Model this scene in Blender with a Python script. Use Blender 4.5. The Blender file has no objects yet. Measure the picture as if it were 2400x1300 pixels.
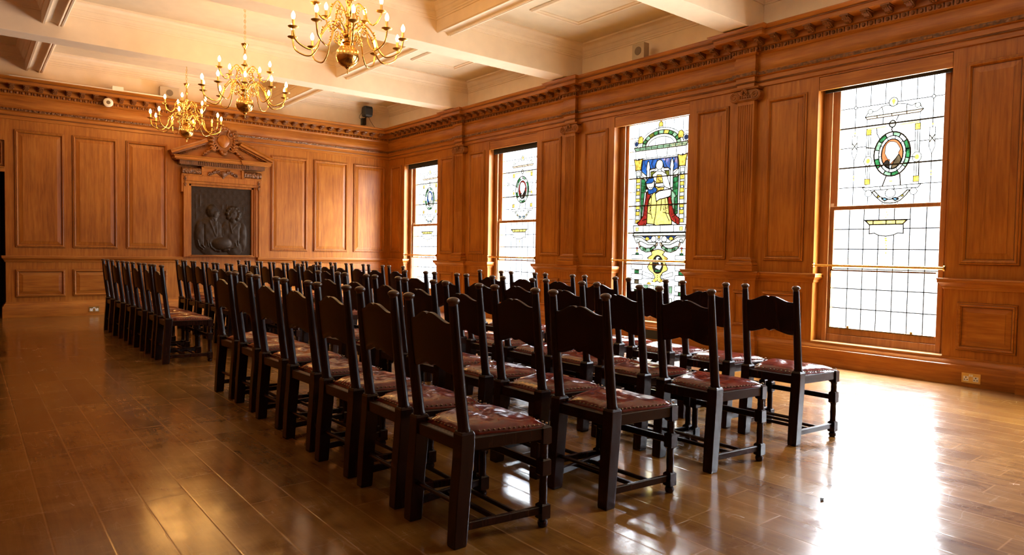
import bpy, bmesh, math, random
from mathutils import Vector, Matrix
from mathutils.geometry import delaunay_2d_cdt
random.seed(7)
SC = bpy.context.scene
COL = SC.collection
PI = math.pi

# ------------------------------------------------------------------ materials
def new_mat(name):
    m = bpy.data.materials.new(name); m.use_nodes = True
    nt = m.node_tree
    for n in list(nt.nodes): nt.nodes.remove(n)
    out = nt.nodes.new('ShaderNodeOutputMaterial')
    return m, nt, out

def N(nt, kind, **kw):
    n = nt.nodes.new(kind)
    for k, v in kw.items():
        if k in n.inputs: n.inputs[k].default_value = v
        else: setattr(n, k, v)
    return n

def ramp(nt, stops):
    r = nt.nodes.new('ShaderNodeValToRGB')
    el = r.color_ramp.elements
    while len(el) < len(stops): el.new(0.5)
    for e, (p, c) in zip(el, stops):
        e.position = p; e.color = (*c, 1) if len(c) == 3 else c
    return r

def mathn(nt, op, a, b=None, c=None):
    n = nt.nodes.new('ShaderNodeMath'); n.operation = op
    for i, v in enumerate((a, b, c)):
        if v is None: continue
        if isinstance(v, (int, float)): n.inputs[i].default_value = v
        else: nt.links.new(v, n.inputs[i])
    return n.outputs[0]

def principled(nt, out, **kw):
    p = nt.nodes.new('ShaderNodeBsdfPrincipled')
    for k, v in kw.items(): p.inputs[k].default_value = v
    nt.links.new(p.outputs[0], out.inputs[0])
    return p

def plain(name, col, rough=0.5, metal=0.0, coat=0.0, bump=None, spec=0.5, var=0.0):
    m, nt, out = new_mat(name)
    p = principled(nt, out, **{'Base Color': (*col, 1), 'Roughness': rough, 'Metallic': metal, 'Coat Weight': coat, 'Specular IOR Level': spec})
    tc = N(nt, 'ShaderNodeTexCoord')
    if var:
        no = N(nt, 'ShaderNodeTexNoise', Scale=6.0, Detail=4.0)
        nt.links.new(tc.outputs['Object'], no.inputs['Vector'])
        r = ramp(nt, [(0.3, tuple(c * (1 - var) for c in col)), (0.7, tuple(min(1, c * (1 + var)) for c in col))])
        nt.links.new(no.outputs[0], r.inputs[0]); nt.links.new(r.outputs[0], p.inputs['Base Color'])
    if bump:
        no = N(nt, 'ShaderNodeTexNoise', Scale=bump[0], Detail=3.0)
        nt.links.new(tc.outputs['Object'], no.inputs['Vector'])
        b = N(nt, 'ShaderNodeBump', Strength=bump[1], Distance=0.01)
        nt.links.new(no.outputs[0], b.inputs['Height']); nt.links.new(b.outputs[0], p.inputs['Normal'])
    return m

def wood(name, dark, mid, light, axis='z', rough=0.38, scale=1.0, plank=None, coat=0.10, spec=0.35):
    """oak: long grain along axis, optional visible joints every `plank` metres"""
    m, nt, out = new_mat(name)
    p = principled(nt, out, **{'Roughness': rough, 'Coat Weight': coat, 'Coat Roughness': 0.3, 'Specular IOR Level': spec})
    tc = N(nt, 'ShaderNodeTexCoord')
    s = {'x': (0.9, 14, 14), 'y': (14, 0.9, 14), 'z': (14, 14, 0.9)}[axis]
    mp = N(nt, 'ShaderNodeMapping'); mp.inputs['Scale'].default_value = tuple(a * scale for a in s)
    nt.links.new(tc.outputs['Object'], mp.inputs['Vector'])
    g = N(nt, 'ShaderNodeTexNoise', Scale=2.2, Detail=7.0, Roughness=0.62, Distortion=0.6)
    nt.links.new(mp.outputs[0], g.inputs['Vector'])
    big = N(nt, 'ShaderNodeTexNoise', Scale=1.3, Detail=2.0)
    nt.links.new(tc.outputs['Object'], big.inputs['Vector'])
    mix = mathn(nt, 'ADD', mathn(nt, 'MULTIPLY', g.outputs[0], 0.6), mathn(nt, 'MULTIPLY', big.outputs[0], 0.4))
    # medullary flecks across the grain
    s2 = {'x': (5, 40, 40), 'y': (40, 5, 40), 'z': (40, 40, 5)}[axis]
    mp2 = N(nt, 'ShaderNodeMapping'); mp2.inputs['Scale'].default_value = s2
    nt.links.new(tc.outputs['Object'], mp2.inputs['Vector'])
    fl = N(nt, 'ShaderNodeTexNoise', Scale=1.0, Detail=2.0)
    nt.links.new(mp2.outputs[0], fl.inputs['Vector'])
    mix = mathn(nt, 'ADD', mix, mathn(nt, 'MULTIPLY', mathn(nt, 'SUBTRACT', fl.outputs[0], 0.5), 0.22))
    r = ramp(nt, [(0.33, dark), (0.5, mid), (0.66, light)])
    nt.links.new(mix, r.inputs[0])
    col = r.outputs[0]
    nt.links.new(col, p.inputs['Base Color'])
    b = N(nt, 'ShaderNodeBump', Strength=0.12, Distance=0.004)
    nt.links.new(g.outputs[0], b.inputs['Height']); nt.links.new(b.outputs[0], p.inputs['Normal'])
    return m

OAK = ((0.215, 0.062, 0.0060), (0.335, 0.112, 0.0120), (0.435, 0.168, 0.024))
M = {}
M['oak_v'] = wood('oak_vertical', *OAK, axis='z')
M['oak_x'] = wood('oak_along_x', *OAK, axis='x')
M['oak_y'] = wood('oak_along_y', *OAK, axis='y')
M['oak_sill'] = wood('oak_sill', (0.30, 0.14, 0.05), (0.42, 0.22, 0.09), (0.5, 0.28, 0.12), axis='y', rough=0.3)
M['oak_sash'] = wood('oak_sash', (0.22, 0.09, 0.03), (0.33, 0.14, 0.045), (0.42, 0.2, 0.07), axis='z', rough=0.35)
M['oak_groove'] = plain('shaded_waxed_groove', (0.075, 0.022, 0.004), 0.5)  # dark colour painted into the grooves for shade depth, besides old wax
M['dark_passage'] = plain('unlit_passage_walls', (0.012, 0.006, 0.004), 0.6)  # near-black colour stands in for the passage's lack of light

def carved(name, axis):
    m, nt, out = new_mat(name)
    p = principled(nt, out, **{'Roughness': 0.5})
    tc = N(nt, 'ShaderNodeTexCoord')
    v = N(nt, 'ShaderNodeTexVoronoi', Scale=38.0); v.feature = 'SMOOTH_F1'
    nt.links.new(tc.outputs['Object'], v.inputs['Vector'])
    r = ramp(nt, [(0.1, (0.26, 0.105, 0.03)), (0.6, (0.10, 0.04, 0.014))])
    nt.links.new(v.outputs['Distance'], r.inputs[0]); nt.links.new(r.outputs[0], p.inputs['Base Color'])
    b = N(nt, 'ShaderNodeBump', Strength=0.9, Distance=0.02); b.invert = True
    nt.links.new(v.outputs['Distance'], b.inputs['Height']); nt.links.new(b.outputs[0], p.inputs['Normal'])
    return m
M['carved'] = carved('carved_oak', 'y')
M['carved_dark'] = plain('carved_oak_dark', (0.165, 0.058, 0.012), 0.5, bump=(30, 0.5), var=0.35)
M['carved_light'] = plain('carved_oak_light', (0.25, 0.085, 0.014), 0.45, bump=(40, 0.35), var=0.3)
M['chair_wood'] = wood('dark_stained_oak', (0.009, 0.0027, 0.0014), (0.0155, 0.0046, 0.0022), (0.026, 0.0080, 0.0034), axis='z', rough=0.27, coat=0.0, spec=0.32)
M['chair_finial'] = wood('worn_finial_oak', (0.05, 0.022, 0.009), (0.10, 0.045, 0.018), (0.17, 0.08, 0.03), axis='z', rough=0.3, coat=0.3)
M['brass'] = plain('polished_brass', (0.83, 0.56, 0.18), 0.16, metal=1.0)
M['brass_satin'] = plain('satin_brass', (0.72, 0.48, 0.16), 0.3, metal=1.0, var=0.15)
M['brass_nail'] = plain('dull_brass_nail', (0.20, 0.11, 0.045), 0.42, metal=1.0)
M['candle'] = plain('brass_candle_tube', (0.83, 0.60, 0.26), 0.3, metal=0.85)
M['plaster'] = plain('cream_plaster', (0.81, 0.69, 0.53), 0.75, bump=(9, 0.05), var=0.04)
M['plaster_flat'] = plain('grey_cream_ceiling_plaster', (0.72, 0.63, 0.48), 0.8, bump=(9, 0.05), var=0.04)
M['black'] = plain('black_plastic', (0.012, 0.013, 0.014), 0.45)
M['grille'] = plain('black_grille', (0.02, 0.022, 0.026), 0.7, bump=(400, 0.4))
M['beige'] = plain('beige_plastic', (0.42, 0.34, 0.24), 0.6)
M['beige_dark'] = plain('beige_dark_grille', (0.16, 0.12, 0.08), 0.7)
M['white'] = plain('white_plastic', (0.8, 0.78, 0.72), 0.4)
M['red'] = plain('red_plastic', (0.6, 0.03, 0.02), 0.4)
M['blind'] = plain('dark_blind_cloth', (0.018, 0.022, 0.03), 0.8)
M['bead'] = plain('metal_bead_chain', (0.55, 0.52, 0.48), 0.3, metal=1.0)
M['lead'] = plain('lead_came', (0.02, 0.022, 0.02), 0.55)
M['leaf'] = plain('dry_leaf', (0.03, 0.025, 0.015), 0.8)

def leather():
    m, nt, out = new_mat('burgundy_leather')
    p = principled(nt, out, **{'Roughness': 0.19, 'Specular IOR Level': 0.5})
    tc = N(nt, 'ShaderNodeTexCoord')
    oi = N(nt, 'ShaderNodeObjectInfo')
    ad = N(nt, 'ShaderNodeVectorMath'); ad.operation = 'ADD'
    nt.links.new(tc.outputs['Object'], ad.inputs[0])
    sc = N(nt, 'ShaderNodeVectorMath'); sc.operation = 'SCALE'; sc.inputs['Scale'].default_value = 1.0
    nt.links.new(oi.outputs['Location'], sc.inputs[0]); nt.links.new(sc.outputs[0], ad.inputs[1])
    no = N(nt, 'ShaderNodeTexNoise', Scale=7.0, Detail=2.0, Distortion=1.6)
    nt.links.new(ad.outputs[0], no.inputs['Vector'])
    r = ramp(nt, [(0.3, (0.075, 0.0075, 0.0055)), (0.55, (0.130, 0.014, 0.0080)), (0.75, (0.185, 0.028, 0.011))])
    nt.links.new(no.outputs[0], r.inputs[0]); nt.links.new(r.outputs[0], p.inputs['Base Color'])
    b = N(nt, 'ShaderNodeBump', Strength=0.24, Distance=0.02)
    nt.links.new(no.outputs[0], b.inputs['Height']); nt.links.new(b.outputs[0], p.inputs['Normal'])
    return m
M['leather'] = leather()

def bronze():
    m, nt, out = new_mat('dark_bronze')
    p = principled(nt, out, **{'Roughness': 0.46, 'Metallic': 0.4, 'Specular IOR Level': 0.3})
    tc = N(nt, 'ShaderNodeTexCoord')
    no = N(nt, 'ShaderNodeTexNoise', Scale=60.0, Detail=4.0)
    nt.links.new(tc.outputs['Object'], no.inputs['Vector'])
    r = ramp(nt, [(0.35, (0.022, 0.012, 0.006)), (0.7, (0.036, 0.021, 0.011))])
    nt.links.new(no.outputs[0], r.inputs[0]); nt.links.new(r.outputs[0], p.inputs['Base Color'])
    b = N(nt, 'ShaderNodeBump', Strength=0.15, Distance=0.004)
    nt.links.new(no.outputs[0], b.inputs['Height']); nt.links.new(b.outputs[0], p.inputs['Normal'])
    return m
M['bronze'] = bronze()

def emit(name, col, s):
    m, nt, out = new_mat(name)
    e = N(nt, 'ShaderNodeEmission'); e.inputs[0].default_value = (*col, 1); e.inputs[1].default_value = s
    nt.links.new(e.outputs[0], out.inputs[0])
    return m
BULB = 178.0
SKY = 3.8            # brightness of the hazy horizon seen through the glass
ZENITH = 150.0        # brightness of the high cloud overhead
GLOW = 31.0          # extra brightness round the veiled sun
M['bulb'] = emit('glowing_candle_bulb', (1.0, 0.48, 0.115), BULB)
M['bulb_off'] = plain('unlit_bulb_glass', (0.85, 0.75, 0.6), 0.15)

def glass(name, col, mott=0.0):
    m, nt, out = new_mat(name)
    if name != 'clear_quarry_glass': col = tuple(min(0.9, c * 8.0 / SKY) for c in col)
    t = N(nt, 'ShaderNodeBsdfTransparent'); t.inputs[0].default_value = (*col, 1)
    g = N(nt, 'ShaderNodeBsdfGlossy', Roughness=0.08)
    mx = N(nt, 'ShaderNodeMixShader'); mx.inputs[0].default_value = 0.05
    if mott:
        tc = N(nt, 'ShaderNodeTexCoord')
        no = N(nt, 'ShaderNodeTexNoise', Scale=28.0, Detail=4.0)
        nt.links.new(tc.outputs['Object'], no.inputs['Vector'])
        r = ramp(nt, [(0.38, tuple(c * (1 - mott) for c in col)), (0.62, col)])
        nt.links.new(no.outputs[0], r.inputs[0]); nt.links.new(r.outputs[0], t.inputs[0])
    nt.links.new(t.outputs[0], mx.inputs[1]); nt.links.new(g.outputs[0], mx.inputs[2])
    nt.links.new(mx.outputs[0], out.inputs[0])
    return m
# light that each glass lets through, set against the strength of the overcast sky
GL = {
 'clear': glass('clear_quarry_glass', (0.93, 0.95, 0.97)),
 'white': glass('opal_white_glass', (0.42, 0.43, 0.40), 0.25),
 'tint': glass('pale_tint_glass', (0.24, 0.25, 0.20), 0.35),
 'gold': glass('silver_stain_gold_glass', (0.30, 0.190, 0.028), 0.6),
 'yellow': glass('yellow_glass', (0.33, 0.255, 0.060), 0.35),
 'blue': glass('blue_glass', (0.006, 0.030, 0.105), 0.5),
 'pblue': glass('pale_blue_glass', (0.045, 0.095, 0.15), 0.3),
 'navy': glass('navy_glass', (0.005, 0.012, 0.035), 0.5),
 'red': glass('ruby_glass', (0.095, 0.006, 0.004), 0.5),
 'orange': glass('orange_glass', (0.17, 0.047, 0.016), 0.3),
 'green': glass('green_glass', (0.010, 0.060, 0.018), 0.75),
 'pgreen': glass('pale_green_glass', (0.075, 0.125, 0.075), 0.4),
 'olive': glass('olive_glass', (0.045, 0.047, 0.006), 0.4),
 'brown': glass('brown_glass', (0.035, 0.024, 0.012), 0.5),
 'black': glass('painted_black_glass', (0.006, 0.005, 0.004), 0.3),
 'peach': glass('peach_glass', (0.22, 0.15, 0.10), 0.2),
}
def brown_floor():
    m, nt, out = new_mat('polished_floorboards')
    p = principled(nt, out, **{'Coat Weight': 0.15, 'Coat Roughness': 0.45, 'Specular IOR Level': 0.45})
    tc = N(nt, 'ShaderNodeTexCoord'); sp = N(nt, 'ShaderNodeSeparateXYZ')
    nt.links.new(tc.outputs['Object'], sp.inputs[0])
    X, Y = sp.outputs[0], sp.outputs[1]
    u = mathn(nt, 'DIVIDE', mathn(nt, 'ADD', X, 20.0), 0.181)
    iu = mathn(nt, 'FLOOR', u); fu = mathn(nt, 'FRACT', u)
    w1 = N(nt, 'ShaderNodeTexWhiteNoise'); w1.noise_dimensions = '1D'; nt.links.new(iu, w1.inputs['W'])
    v = mathn(nt, 'ADD', mathn(nt, 'DIVIDE', mathn(nt, 'ADD', Y, 40.0), 1.15), mathn(nt, 'MULTIPLY', w1.outputs[0], 7.0))
    iv = mathn(nt, 'FLOOR', v); fv = mathn(nt, 'FRACT', v)
    cid = N(nt, 'ShaderNodeCombineXYZ'); nt.links.new(iu, cid.inputs[0]); nt.links.new(iv, cid.inputs[1])
    w2 = N(nt, 'ShaderNodeTexWhiteNoise'); w2.noise_dimensions = '3D'; nt.links.new(cid.outputs[0], w2.inputs[0])
    du = mathn(nt, 'MINIMUM', fu, mathn(nt, 'SUBTRACT', 1.0, fu))
    dv = mathn(nt, 'MULTIPLY', mathn(nt, 'MINIMUM', fv, mathn(nt, 'SUBTRACT', 1.0, fv)), 6.4)
    edge = mathn(nt, 'MINIMUM', du, dv)
    line = N(nt, 'ShaderNodeMapRange'); line.inputs['From Min'].default_value = 0.006; line.inputs['From Max'].default_value = 0.03
    line.inputs['To Min'].default_value = 1.0; line.inputs['To Max'].default_value = 0.0
    nt.links.new(edge, line.inputs[0])
    # grain along the boards
    mp = N(nt, 'ShaderNodeMapping'); mp.inputs['Scale'].default_value = (26, 1.6, 1)
    off = N(nt, 'ShaderNodeVectorMath'); off.operation = 'ADD'
    nt.links.new(tc.outputs['Object'], off.inputs[0])
    sc = N(nt, 'ShaderNodeVectorMath'); sc.operation = 'SCALE'; sc.inputs['Scale'].default_value = 3.0
    nt.links.new(w2.outputs['Color'], sc.inputs[0]); nt.links.new(sc.outputs[0], off.inputs[1])
    nt.links.new(off.outputs[0], mp.inputs[0])
    g = N(nt, 'ShaderNodeTexNoise', Scale=1.0, Detail=6.0, Roughness=0.65, Distortion=0.4); nt.links.new(mp.outputs[0], g.inputs['Vector'])
    blot = N(nt, 'ShaderNodeTexNoise', Scale=3.2, Detail=5.0, Roughness=0.6, Distortion=0.8); nt.links.new(tc.outputs['Object'], blot.inputs['Vector'])
    val = mathn(nt, 'ADD', mathn(nt, 'ADD', mathn(nt, 'MULTIPLY', g.outputs[0], 0.36), mathn(nt, 'MULTIPLY', blot.outputs[0], 0.5)), mathn(nt, 'MULTIPLY', w2.outputs['Value'], 0.12))
    r = ramp(nt, [(0.34, (0.108, 0.038, 0.0050)), (0.5, (0.184, 0.076, 0.0105)), (0.66, (0.250, 0.115, 0.020))])
    nt.links.new(val, r.inputs[0])
    # pale wax-filled joints and scuffs
    wn = N(nt, 'ShaderNodeTexNoise', Scale=0.8, Detail=2.0); nt.links.new(tc.outputs['Object'], wn.inputs['Vector'])
    lf = mathn(nt, 'MULTIPLY', line.outputs[0], mathn(nt, 'MULTIPLY', wn.outputs[0], 0.95))
    mx = N(nt, 'ShaderNodeMix'); mx.data_type = 'RGBA'
    nt.links.new(lf, mx.inputs[0]); nt.links.new(r.outputs[0], mx.inputs[6]); mx.inputs[7].default_value = (0.36, 0.18, 0.055, 1)
    # scratches: thin cell edges of a stretched voronoi
    def scratch(scale, rot, dist, width, seed):
        mm = N(nt, 'ShaderNodeMapping'); mm.inputs['Scale'].default_value = scale; mm.inputs['Rotation'].default_value = (0, 0, rot); mm.inputs['Location'].default_value = (seed, seed * 2, 0)
        wob = N(nt, 'ShaderNodeTexNoise', Scale=2.5, Detail=2.0); nt.links.new(tc.outputs['Object'], wob.inputs['Vector'])
        wa = N(nt, 'ShaderNodeVectorMath'); wa.operation = 'SCALE'; wa.inputs['Scale'].default_value = dist
        nt.links.new(wob.outputs['Color'], wa.inputs[0])
        aa = N(nt, 'ShaderNodeVectorMath'); aa.operation = 'ADD'; nt.links.new(tc.outputs['Object'], aa.inputs[0]); nt.links.new(wa.outputs[0], aa.inputs[1])
        nt.links.new(aa.outputs[0], mm.inputs[0])
        vo = N(nt, 'ShaderNodeTexNoise', Scale=1.0, Detail=1.0); nt.links.new(mm.outputs[0], vo.inputs['Vector'])
        ms = N(nt, 'ShaderNodeMapRange'); ms.inputs['From Min'].default_value = 0.0; ms.inputs['From Max'].default_value = width
        ms.inputs['To Min'].default_value = 1.0; ms.inputs['To Max'].default_value = 0.0
        nt.links.new(mathn(nt, 'ABSOLUTE', mathn(nt, 'SUBTRACT', vo.outputs[0], 0.5)), ms.inputs[0])
        # keep each scratch short: break the contour with a second, coarser field
        bk = N(nt, 'ShaderNodeTexNoise', Scale=6.0, Detail=1.0); nt.links.new(aa.outputs[0], bk.inputs['Vector'])
        return mathn(nt, 'MULTIPLY', ms.outputs[0], mathn(nt, 'GREATER_THAN', bk.outputs[0], 0.54))
    s1 = scratch((2.0, 16, 1), 0.7, 0.1, 0.010, 1.3); s2 = scratch((18, 2.2, 1), -0.4, 0.1, 0.010, 4.1); s3 = scratch((9, 7, 1), 0.2, 0.2, 0.007, 8.8)
    ss = mathn(nt, 'MULTIPLY', mathn(nt, 'MAXIMUM', s1, mathn(nt, 'MAXIMUM', s2, s3)), mathn(nt, 'MULTIPLY', blot.outputs[0], 0.34))
    mx2 = N(nt, 'ShaderNodeMix'); mx2.data_type = 'RGBA'
    nt.links.new(ss, mx2.inputs[0]); nt.links.new(mx.outputs[2], mx2.inputs[6]); mx2.inputs[7].default_value = (0.40, 0.26, 0.14, 1)
    # paler border boards along the window wall
    bd = mathn(nt, 'GREATER_THAN', X, -0.40)
    mx3 = N(nt, 'ShaderNodeMix'); mx3.data_type = 'RGBA'
    nt.links.new(mathn(nt, 'MULTIPLY', bd, 0.55), mx3.inputs[0]); nt.links.new(mx2.outputs[2], mx3.inputs[6]); mx3.inputs[7].default_value = (0.22, 0.105, 0.036, 1)
    nt.links.new(mx3.outputs[2], p.inputs['Base Color'])
    rr = N(nt, 'ShaderNodeMapRange'); rr.inputs['From Min'].default_value = 0.3; rr.inputs['From Max'].default_value = 0.7
    rr.inputs['To Min'].default_value = 0.10; rr.inputs['To Max'].default_value = 0.22
    nt.links.new(blot.outputs[0], rr.inputs[0])
    rough = mathn(nt, 'ADD', rr.outputs[0], mathn(nt, 'MULTIPLY', ss, 0.4))
    nt.links.new(rough, p.inputs['Roughness'])
    fine = N(nt, 'ShaderNodeTexNoise', Scale=34.0, Detail=2.0); nt.links.new(tc.outputs['Object'], fine.inputs['Vector'])
    hb = mathn(nt, 'SUBTRACT', mathn(nt, 'ADD', mathn(nt, 'ADD', mathn(nt, 'MULTIPLY', blot.outputs[0], 0.5), mathn(nt, 'MULTIPLY', fine.outputs[0], 0.10)), mathn(nt, 'MULTIPLY', g.outputs[0], 0.12)), mathn(nt, 'MULTIPLY', line.outputs[0], 0.25))
    b = N(nt, 'ShaderNodeBump', Strength=0.10, Distance=0.02)
    nt.links.new(hb, b.inputs['Height']); nt.links.new(b.outputs[0], p.inputs['Normal'])
    return m
M['floor'] = brown_floor()

# ------------------------------------------------------------------ mesh builder
class MB:
    def __init__(self): self.v = []; self.f = []; self.mi = []
    def add(self, vs, fs, m=0):
        o = len(self.v); self.v += [tuple(p) for p in vs]
        for f in fs: self.f.append(tuple(i + o for i in f)); self.mi.append(m)
        return self
    def box(self, x0, x1, y0, y1, z0, z1, m=0):
        vs = [(x, y, z) for z in (z0, z1) for y in (y0, y1) for x in (x0, x1)]
        return self.add(vs, [(0, 2, 3, 1), (4, 5, 7, 6), (0, 1, 5, 4), (2, 6, 7, 3), (0, 4, 6, 2), (1, 3, 7, 5)], m)
    def loft(self, rings, m=0, caps=True, closed=True):
        n = len(rings[0]); vs = [p for r in rings for p in r]; fs = []
        for i in range(len(rings) - 1):
            for j in range(n if closed else n - 1):
                k = (j + 1) % n
                fs.append((i * n + j, i * n + k, (i + 1) * n + k, (i + 1) * n + j))
        if caps and closed:
            fs.append(tuple(range(n))[::-1]); fs.append(tuple((len(rings) - 1) * n + j for j in range(n)))
        return self.add(vs, fs, m)
    def tube(self, path, rad, n=8, m=0, caps=True):
        P = [Vector(p) for p in path]; rings = []
        up = None
        for i, p in enumerate(P):
            t = (P[min(i + 1, len(P) - 1)] - P[max(i - 1, 0)]).normalized()
            if up is None:
                up = Vector((0, 0, 1)) if abs(t.z) < 0.9 else Vector((1, 0, 0))
            a = (up - t * up.dot(t)).normalized(); b = t.cross(a); up = a
            r = rad[i] if isinstance(rad, (list, tuple)) else rad
            rings.append([p + a * (r * math.cos(2 * PI * k / n)) + b * (r * math.sin(2 * PI * k / n)) for k in range(n)])
        return self.loft(rings, m, caps)
    def lathe(self, prof, c=(0, 0, 0), n=16, m=0, caps=True):
        rings = [[(c[0] + r * math.cos(2 * PI * k / n), c[1] + r * math.sin(2 * PI * k / n), c[2] + z) for k in range(n)] for r, z in prof]
        return self.loft(rings, m, caps)
    def sphere(self, c, r, n=8, m=0):
        rx, ry, rz = r if isinstance(r, (tuple, list)) else (r, r, r)
        k = max(5, n // 2 + 2)
        rings = []
        for i in range(k):
            a = PI * (i + 0.02) / (k - 1 + 0.04) if False else PI * max(0.02, min(0.98, i / (k - 1)))
            rings.append([(c[0] + rx * math.sin(a) * math.cos(2 * PI * j / n), c[1] + ry * math.sin(a) * math.sin(2 * PI * j / n), c[2] - rz * math.cos(a)) for j in range(n)])
        return self.loft(rings, m)
    def torus(self, c, R, r, nrm='z', n=14, k=6, m=0, sq=1.0):
        path = []
        for i in range(n):
            a = 2 * PI * i / n; u, v = R * math.cos(a), R * sq * math.sin(a)
            path.append({'z': (c[0] + u, c[1] + v, c[2]), 'x': (c[0], c[1] + u, c[2] + v), 'y': (c[0] + u, c[1], c[2] + v)}[nrm])
        P = [Vector(p) for p in path]; rings = []
        ax = {'z': Vector((0, 0, 1)), 'x': Vector((1, 0, 0)), 'y': Vector((0, 1, 0))}[nrm]
        for i in range(n):
            t = (P[(i + 1) % n] - P[i - 1]).normalized(); a = ax; b = t.cross(a)
            rings.append([P[i] + a * (r * math.cos(2 * PI * j / k)) + b * (r * math.sin(2 * PI * j / k)) for j in range(k)])
        rings.append(rings[0])
        return self.loft(rings, m, caps=False)
    def build(self, name, mats, parent=None, smooth=None, bevel=0.0, seg=1):
        me = bpy.data.meshes.new(name); me.from_pydata([tuple(p) for p in self.v], [], self.f)
        if not isinstance(mats, (list, tuple)): mats = [mats]
        for mm in mats: me.materials.append(mm)
        me.polygons.foreach_set('material_index', self.mi)
        bm = bmesh.new(); bm.from_mesh(me)
        bmesh.ops.recalc_face_normals(bm, faces=bm.faces)
        if bevel:
            es = [e for e in bm.edges if len(e.link_faces) == 2 and e.calc_face_angle(0) > 0.5]
            bmesh.ops.bevel(bm, geom=es, offset=bevel, segments=seg, affect='EDGES', profile=0.6, clamp_overlap=True)
        bm.to_mesh(me); bm.free()
        if smooth is not None:
            me.polygons.foreach_set('use_smooth', [True] * len(me.polygons))
            me.set_sharp_from_angle(angle=math.radians(smooth))
        me.update()
        o = bpy.data.objects.new(name, me); COL.objects.link(o)
        if parent: o.parent = parent
        return o

def tag(o, label, cat, group=None, kind=None):
    o['label'] = label; o['category'] = cat
    if group: o['group'] = group
    if kind: o['kind'] = kind
    return o
def empty(name, loc, rz=0):
    o = bpy.data.objects.new(name, None); COL.objects.link(o); o.location = loc; o.rotation_euler = (0, 0, rz); o.empty_display_size = 0.1
    return o
def copy_tree(o, parent=None, top=True):
    c = o.copy(); COL.objects.link(c); c.parent = parent
    for ch in list(o.children): copy_tree(ch, c, False)
    return c

def catmull(pts, n=8):
    out = []
    P = [Vector(p) for p in pts]
    for i in range(len(P) - 1):
        a, b, c, d = P[max(0, i - 1)], P[i], P[i + 1], P[min(len(P) - 1, i + 2)]
        for k in range(n):
            t = k / n; out.append(0.5 * ((2 * b) + (c - a) * t + (2 * a - 5 * b + 4 * c - d) * t * t + (3 * b - a - 3 * c + d) * t ** 3))
    out.append(P[-1]); return out
def smooth01(t): t = max(0, min(1, t)); return t * t * (3 - 2 * t)

# sweep a moulding profile [(projection, z)...] along a plan path; left=+1 offsets to the left of travel
def sweep(mb, path, prof, side=1, rng=None, m=0, caps=True):
    P = [Vector((p[0], p[1])) for p in path]; n = len(P)
    nr = []
    for i in range(n - 1):
        t = (P[i + 1] - P[i]).normalized(); nr.append(Vector((-t.y, t.x)) * side)
    offs = []
    for i in range(n):
        if i == 0: offs.append(nr[0])
        elif i == n - 1: offs.append(nr[-1])
        else:
            a, b = nr[i - 1], nr[i]; s = a + b; offs.append(s / max(0.15, 1 + a.dot(b)))
    a, b = rng if rng else (0, n - 1)
    rings = []
    for i in range(a, b + 1):
        rings.append([(P[i].x + offs[i].x * d, P[i].y + offs[i].y * d, z) for d, z in prof])
    mb.loft(rings, m, caps=caps, closed=True)

# wall frames: (a, z, h) -> world; a runs along the wall, h stands out into the room
def RW(a, z, h): return (-h, a, z)
def BW(a, z, h): return (a, -h, z)

PANEL = [(0, 0.0), (0.0, 0.0006), (0.004, 0.0006), (0.004, 0.014), (0.010, 0.021), (0.019, 0.021), (0.0195, 0.017), (0.022, 0.017), (0.0225, 0.026), (0.030, 0.029), (0.038, 0.026), (0.045, 0.012), (0.049, 0.004), (0.053, 0.0035), (0.102, 0.012), (0.1025, 0.0145), (0.105, 0.015)]
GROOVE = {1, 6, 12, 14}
def panel(frame, a0, a1, z0, z1, mat, parent, sc=1.0, seams=()):
    mb = MB(); rings = []
    for i, h in PANEL:
        i *= sc
        rings.append([frame(a0 + i, z0 + i, h), frame(a1 - i, z0 + i, h), frame(a1 - i, z1 - i, h), frame(a0 + i, z1 - i, h)])
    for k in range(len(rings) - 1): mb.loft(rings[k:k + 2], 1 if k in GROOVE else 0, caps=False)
    i = PANEL[-1][0] * sc; h = PANEL[-1][1]
    # centre field, split into boards with a hair joint
    cuts = [a0 + i] + [a0 + i + (a1 - a0 - 2 * i) * s for s in seams] + [a1 - i]
    for k in range(len(cuts) - 1):
        g0 = 0 if k == 0 else 0.0009; g1 = 0 if k == len(cuts) - 2 else 0.0009
        mb.add([frame(cuts[k] + g0, z0 + i, h), frame(cuts[k + 1] - g1, z0 + i, h), frame(cuts[k + 1] - g1, z1 - i, h), frame(cuts[k] + g0, z1 - i, h)], [(0, 1, 2, 3)])
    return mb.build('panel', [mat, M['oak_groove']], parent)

# ------------------------------------------------------------------ room constants
PITCH = 2.893
WY = [-1.2935 - PITCH * k for k in range(5)]          # window centres, far to near; the last one is beside the camera
HALF = 0.6265                                        # half width of the openings
SILL, HEAD = 0.245, 3.03
PIL = [-2.741 - 2.893 * k for k in range(5)]          # pilaster centres (the last two are beside and behind the camera)
ROOM_L, ROOM_END = -8.57, -15.4
CEIL, SOFFIT = 4.145, 3.662
CROWN = 3.648
WALL_T = 0.32

# ------------------------------------------------------------------ floor, walls, ceiling
mb = MB(); mb.box(ROOM_L - 0.3, 0.3, ROOM_END - 0.3, 2.6, -0.1, 0)
tag(mb.build('floor', M['floor']), 'polished brown floorboards with pale scratched joints', 'floor', kind='structure')

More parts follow.
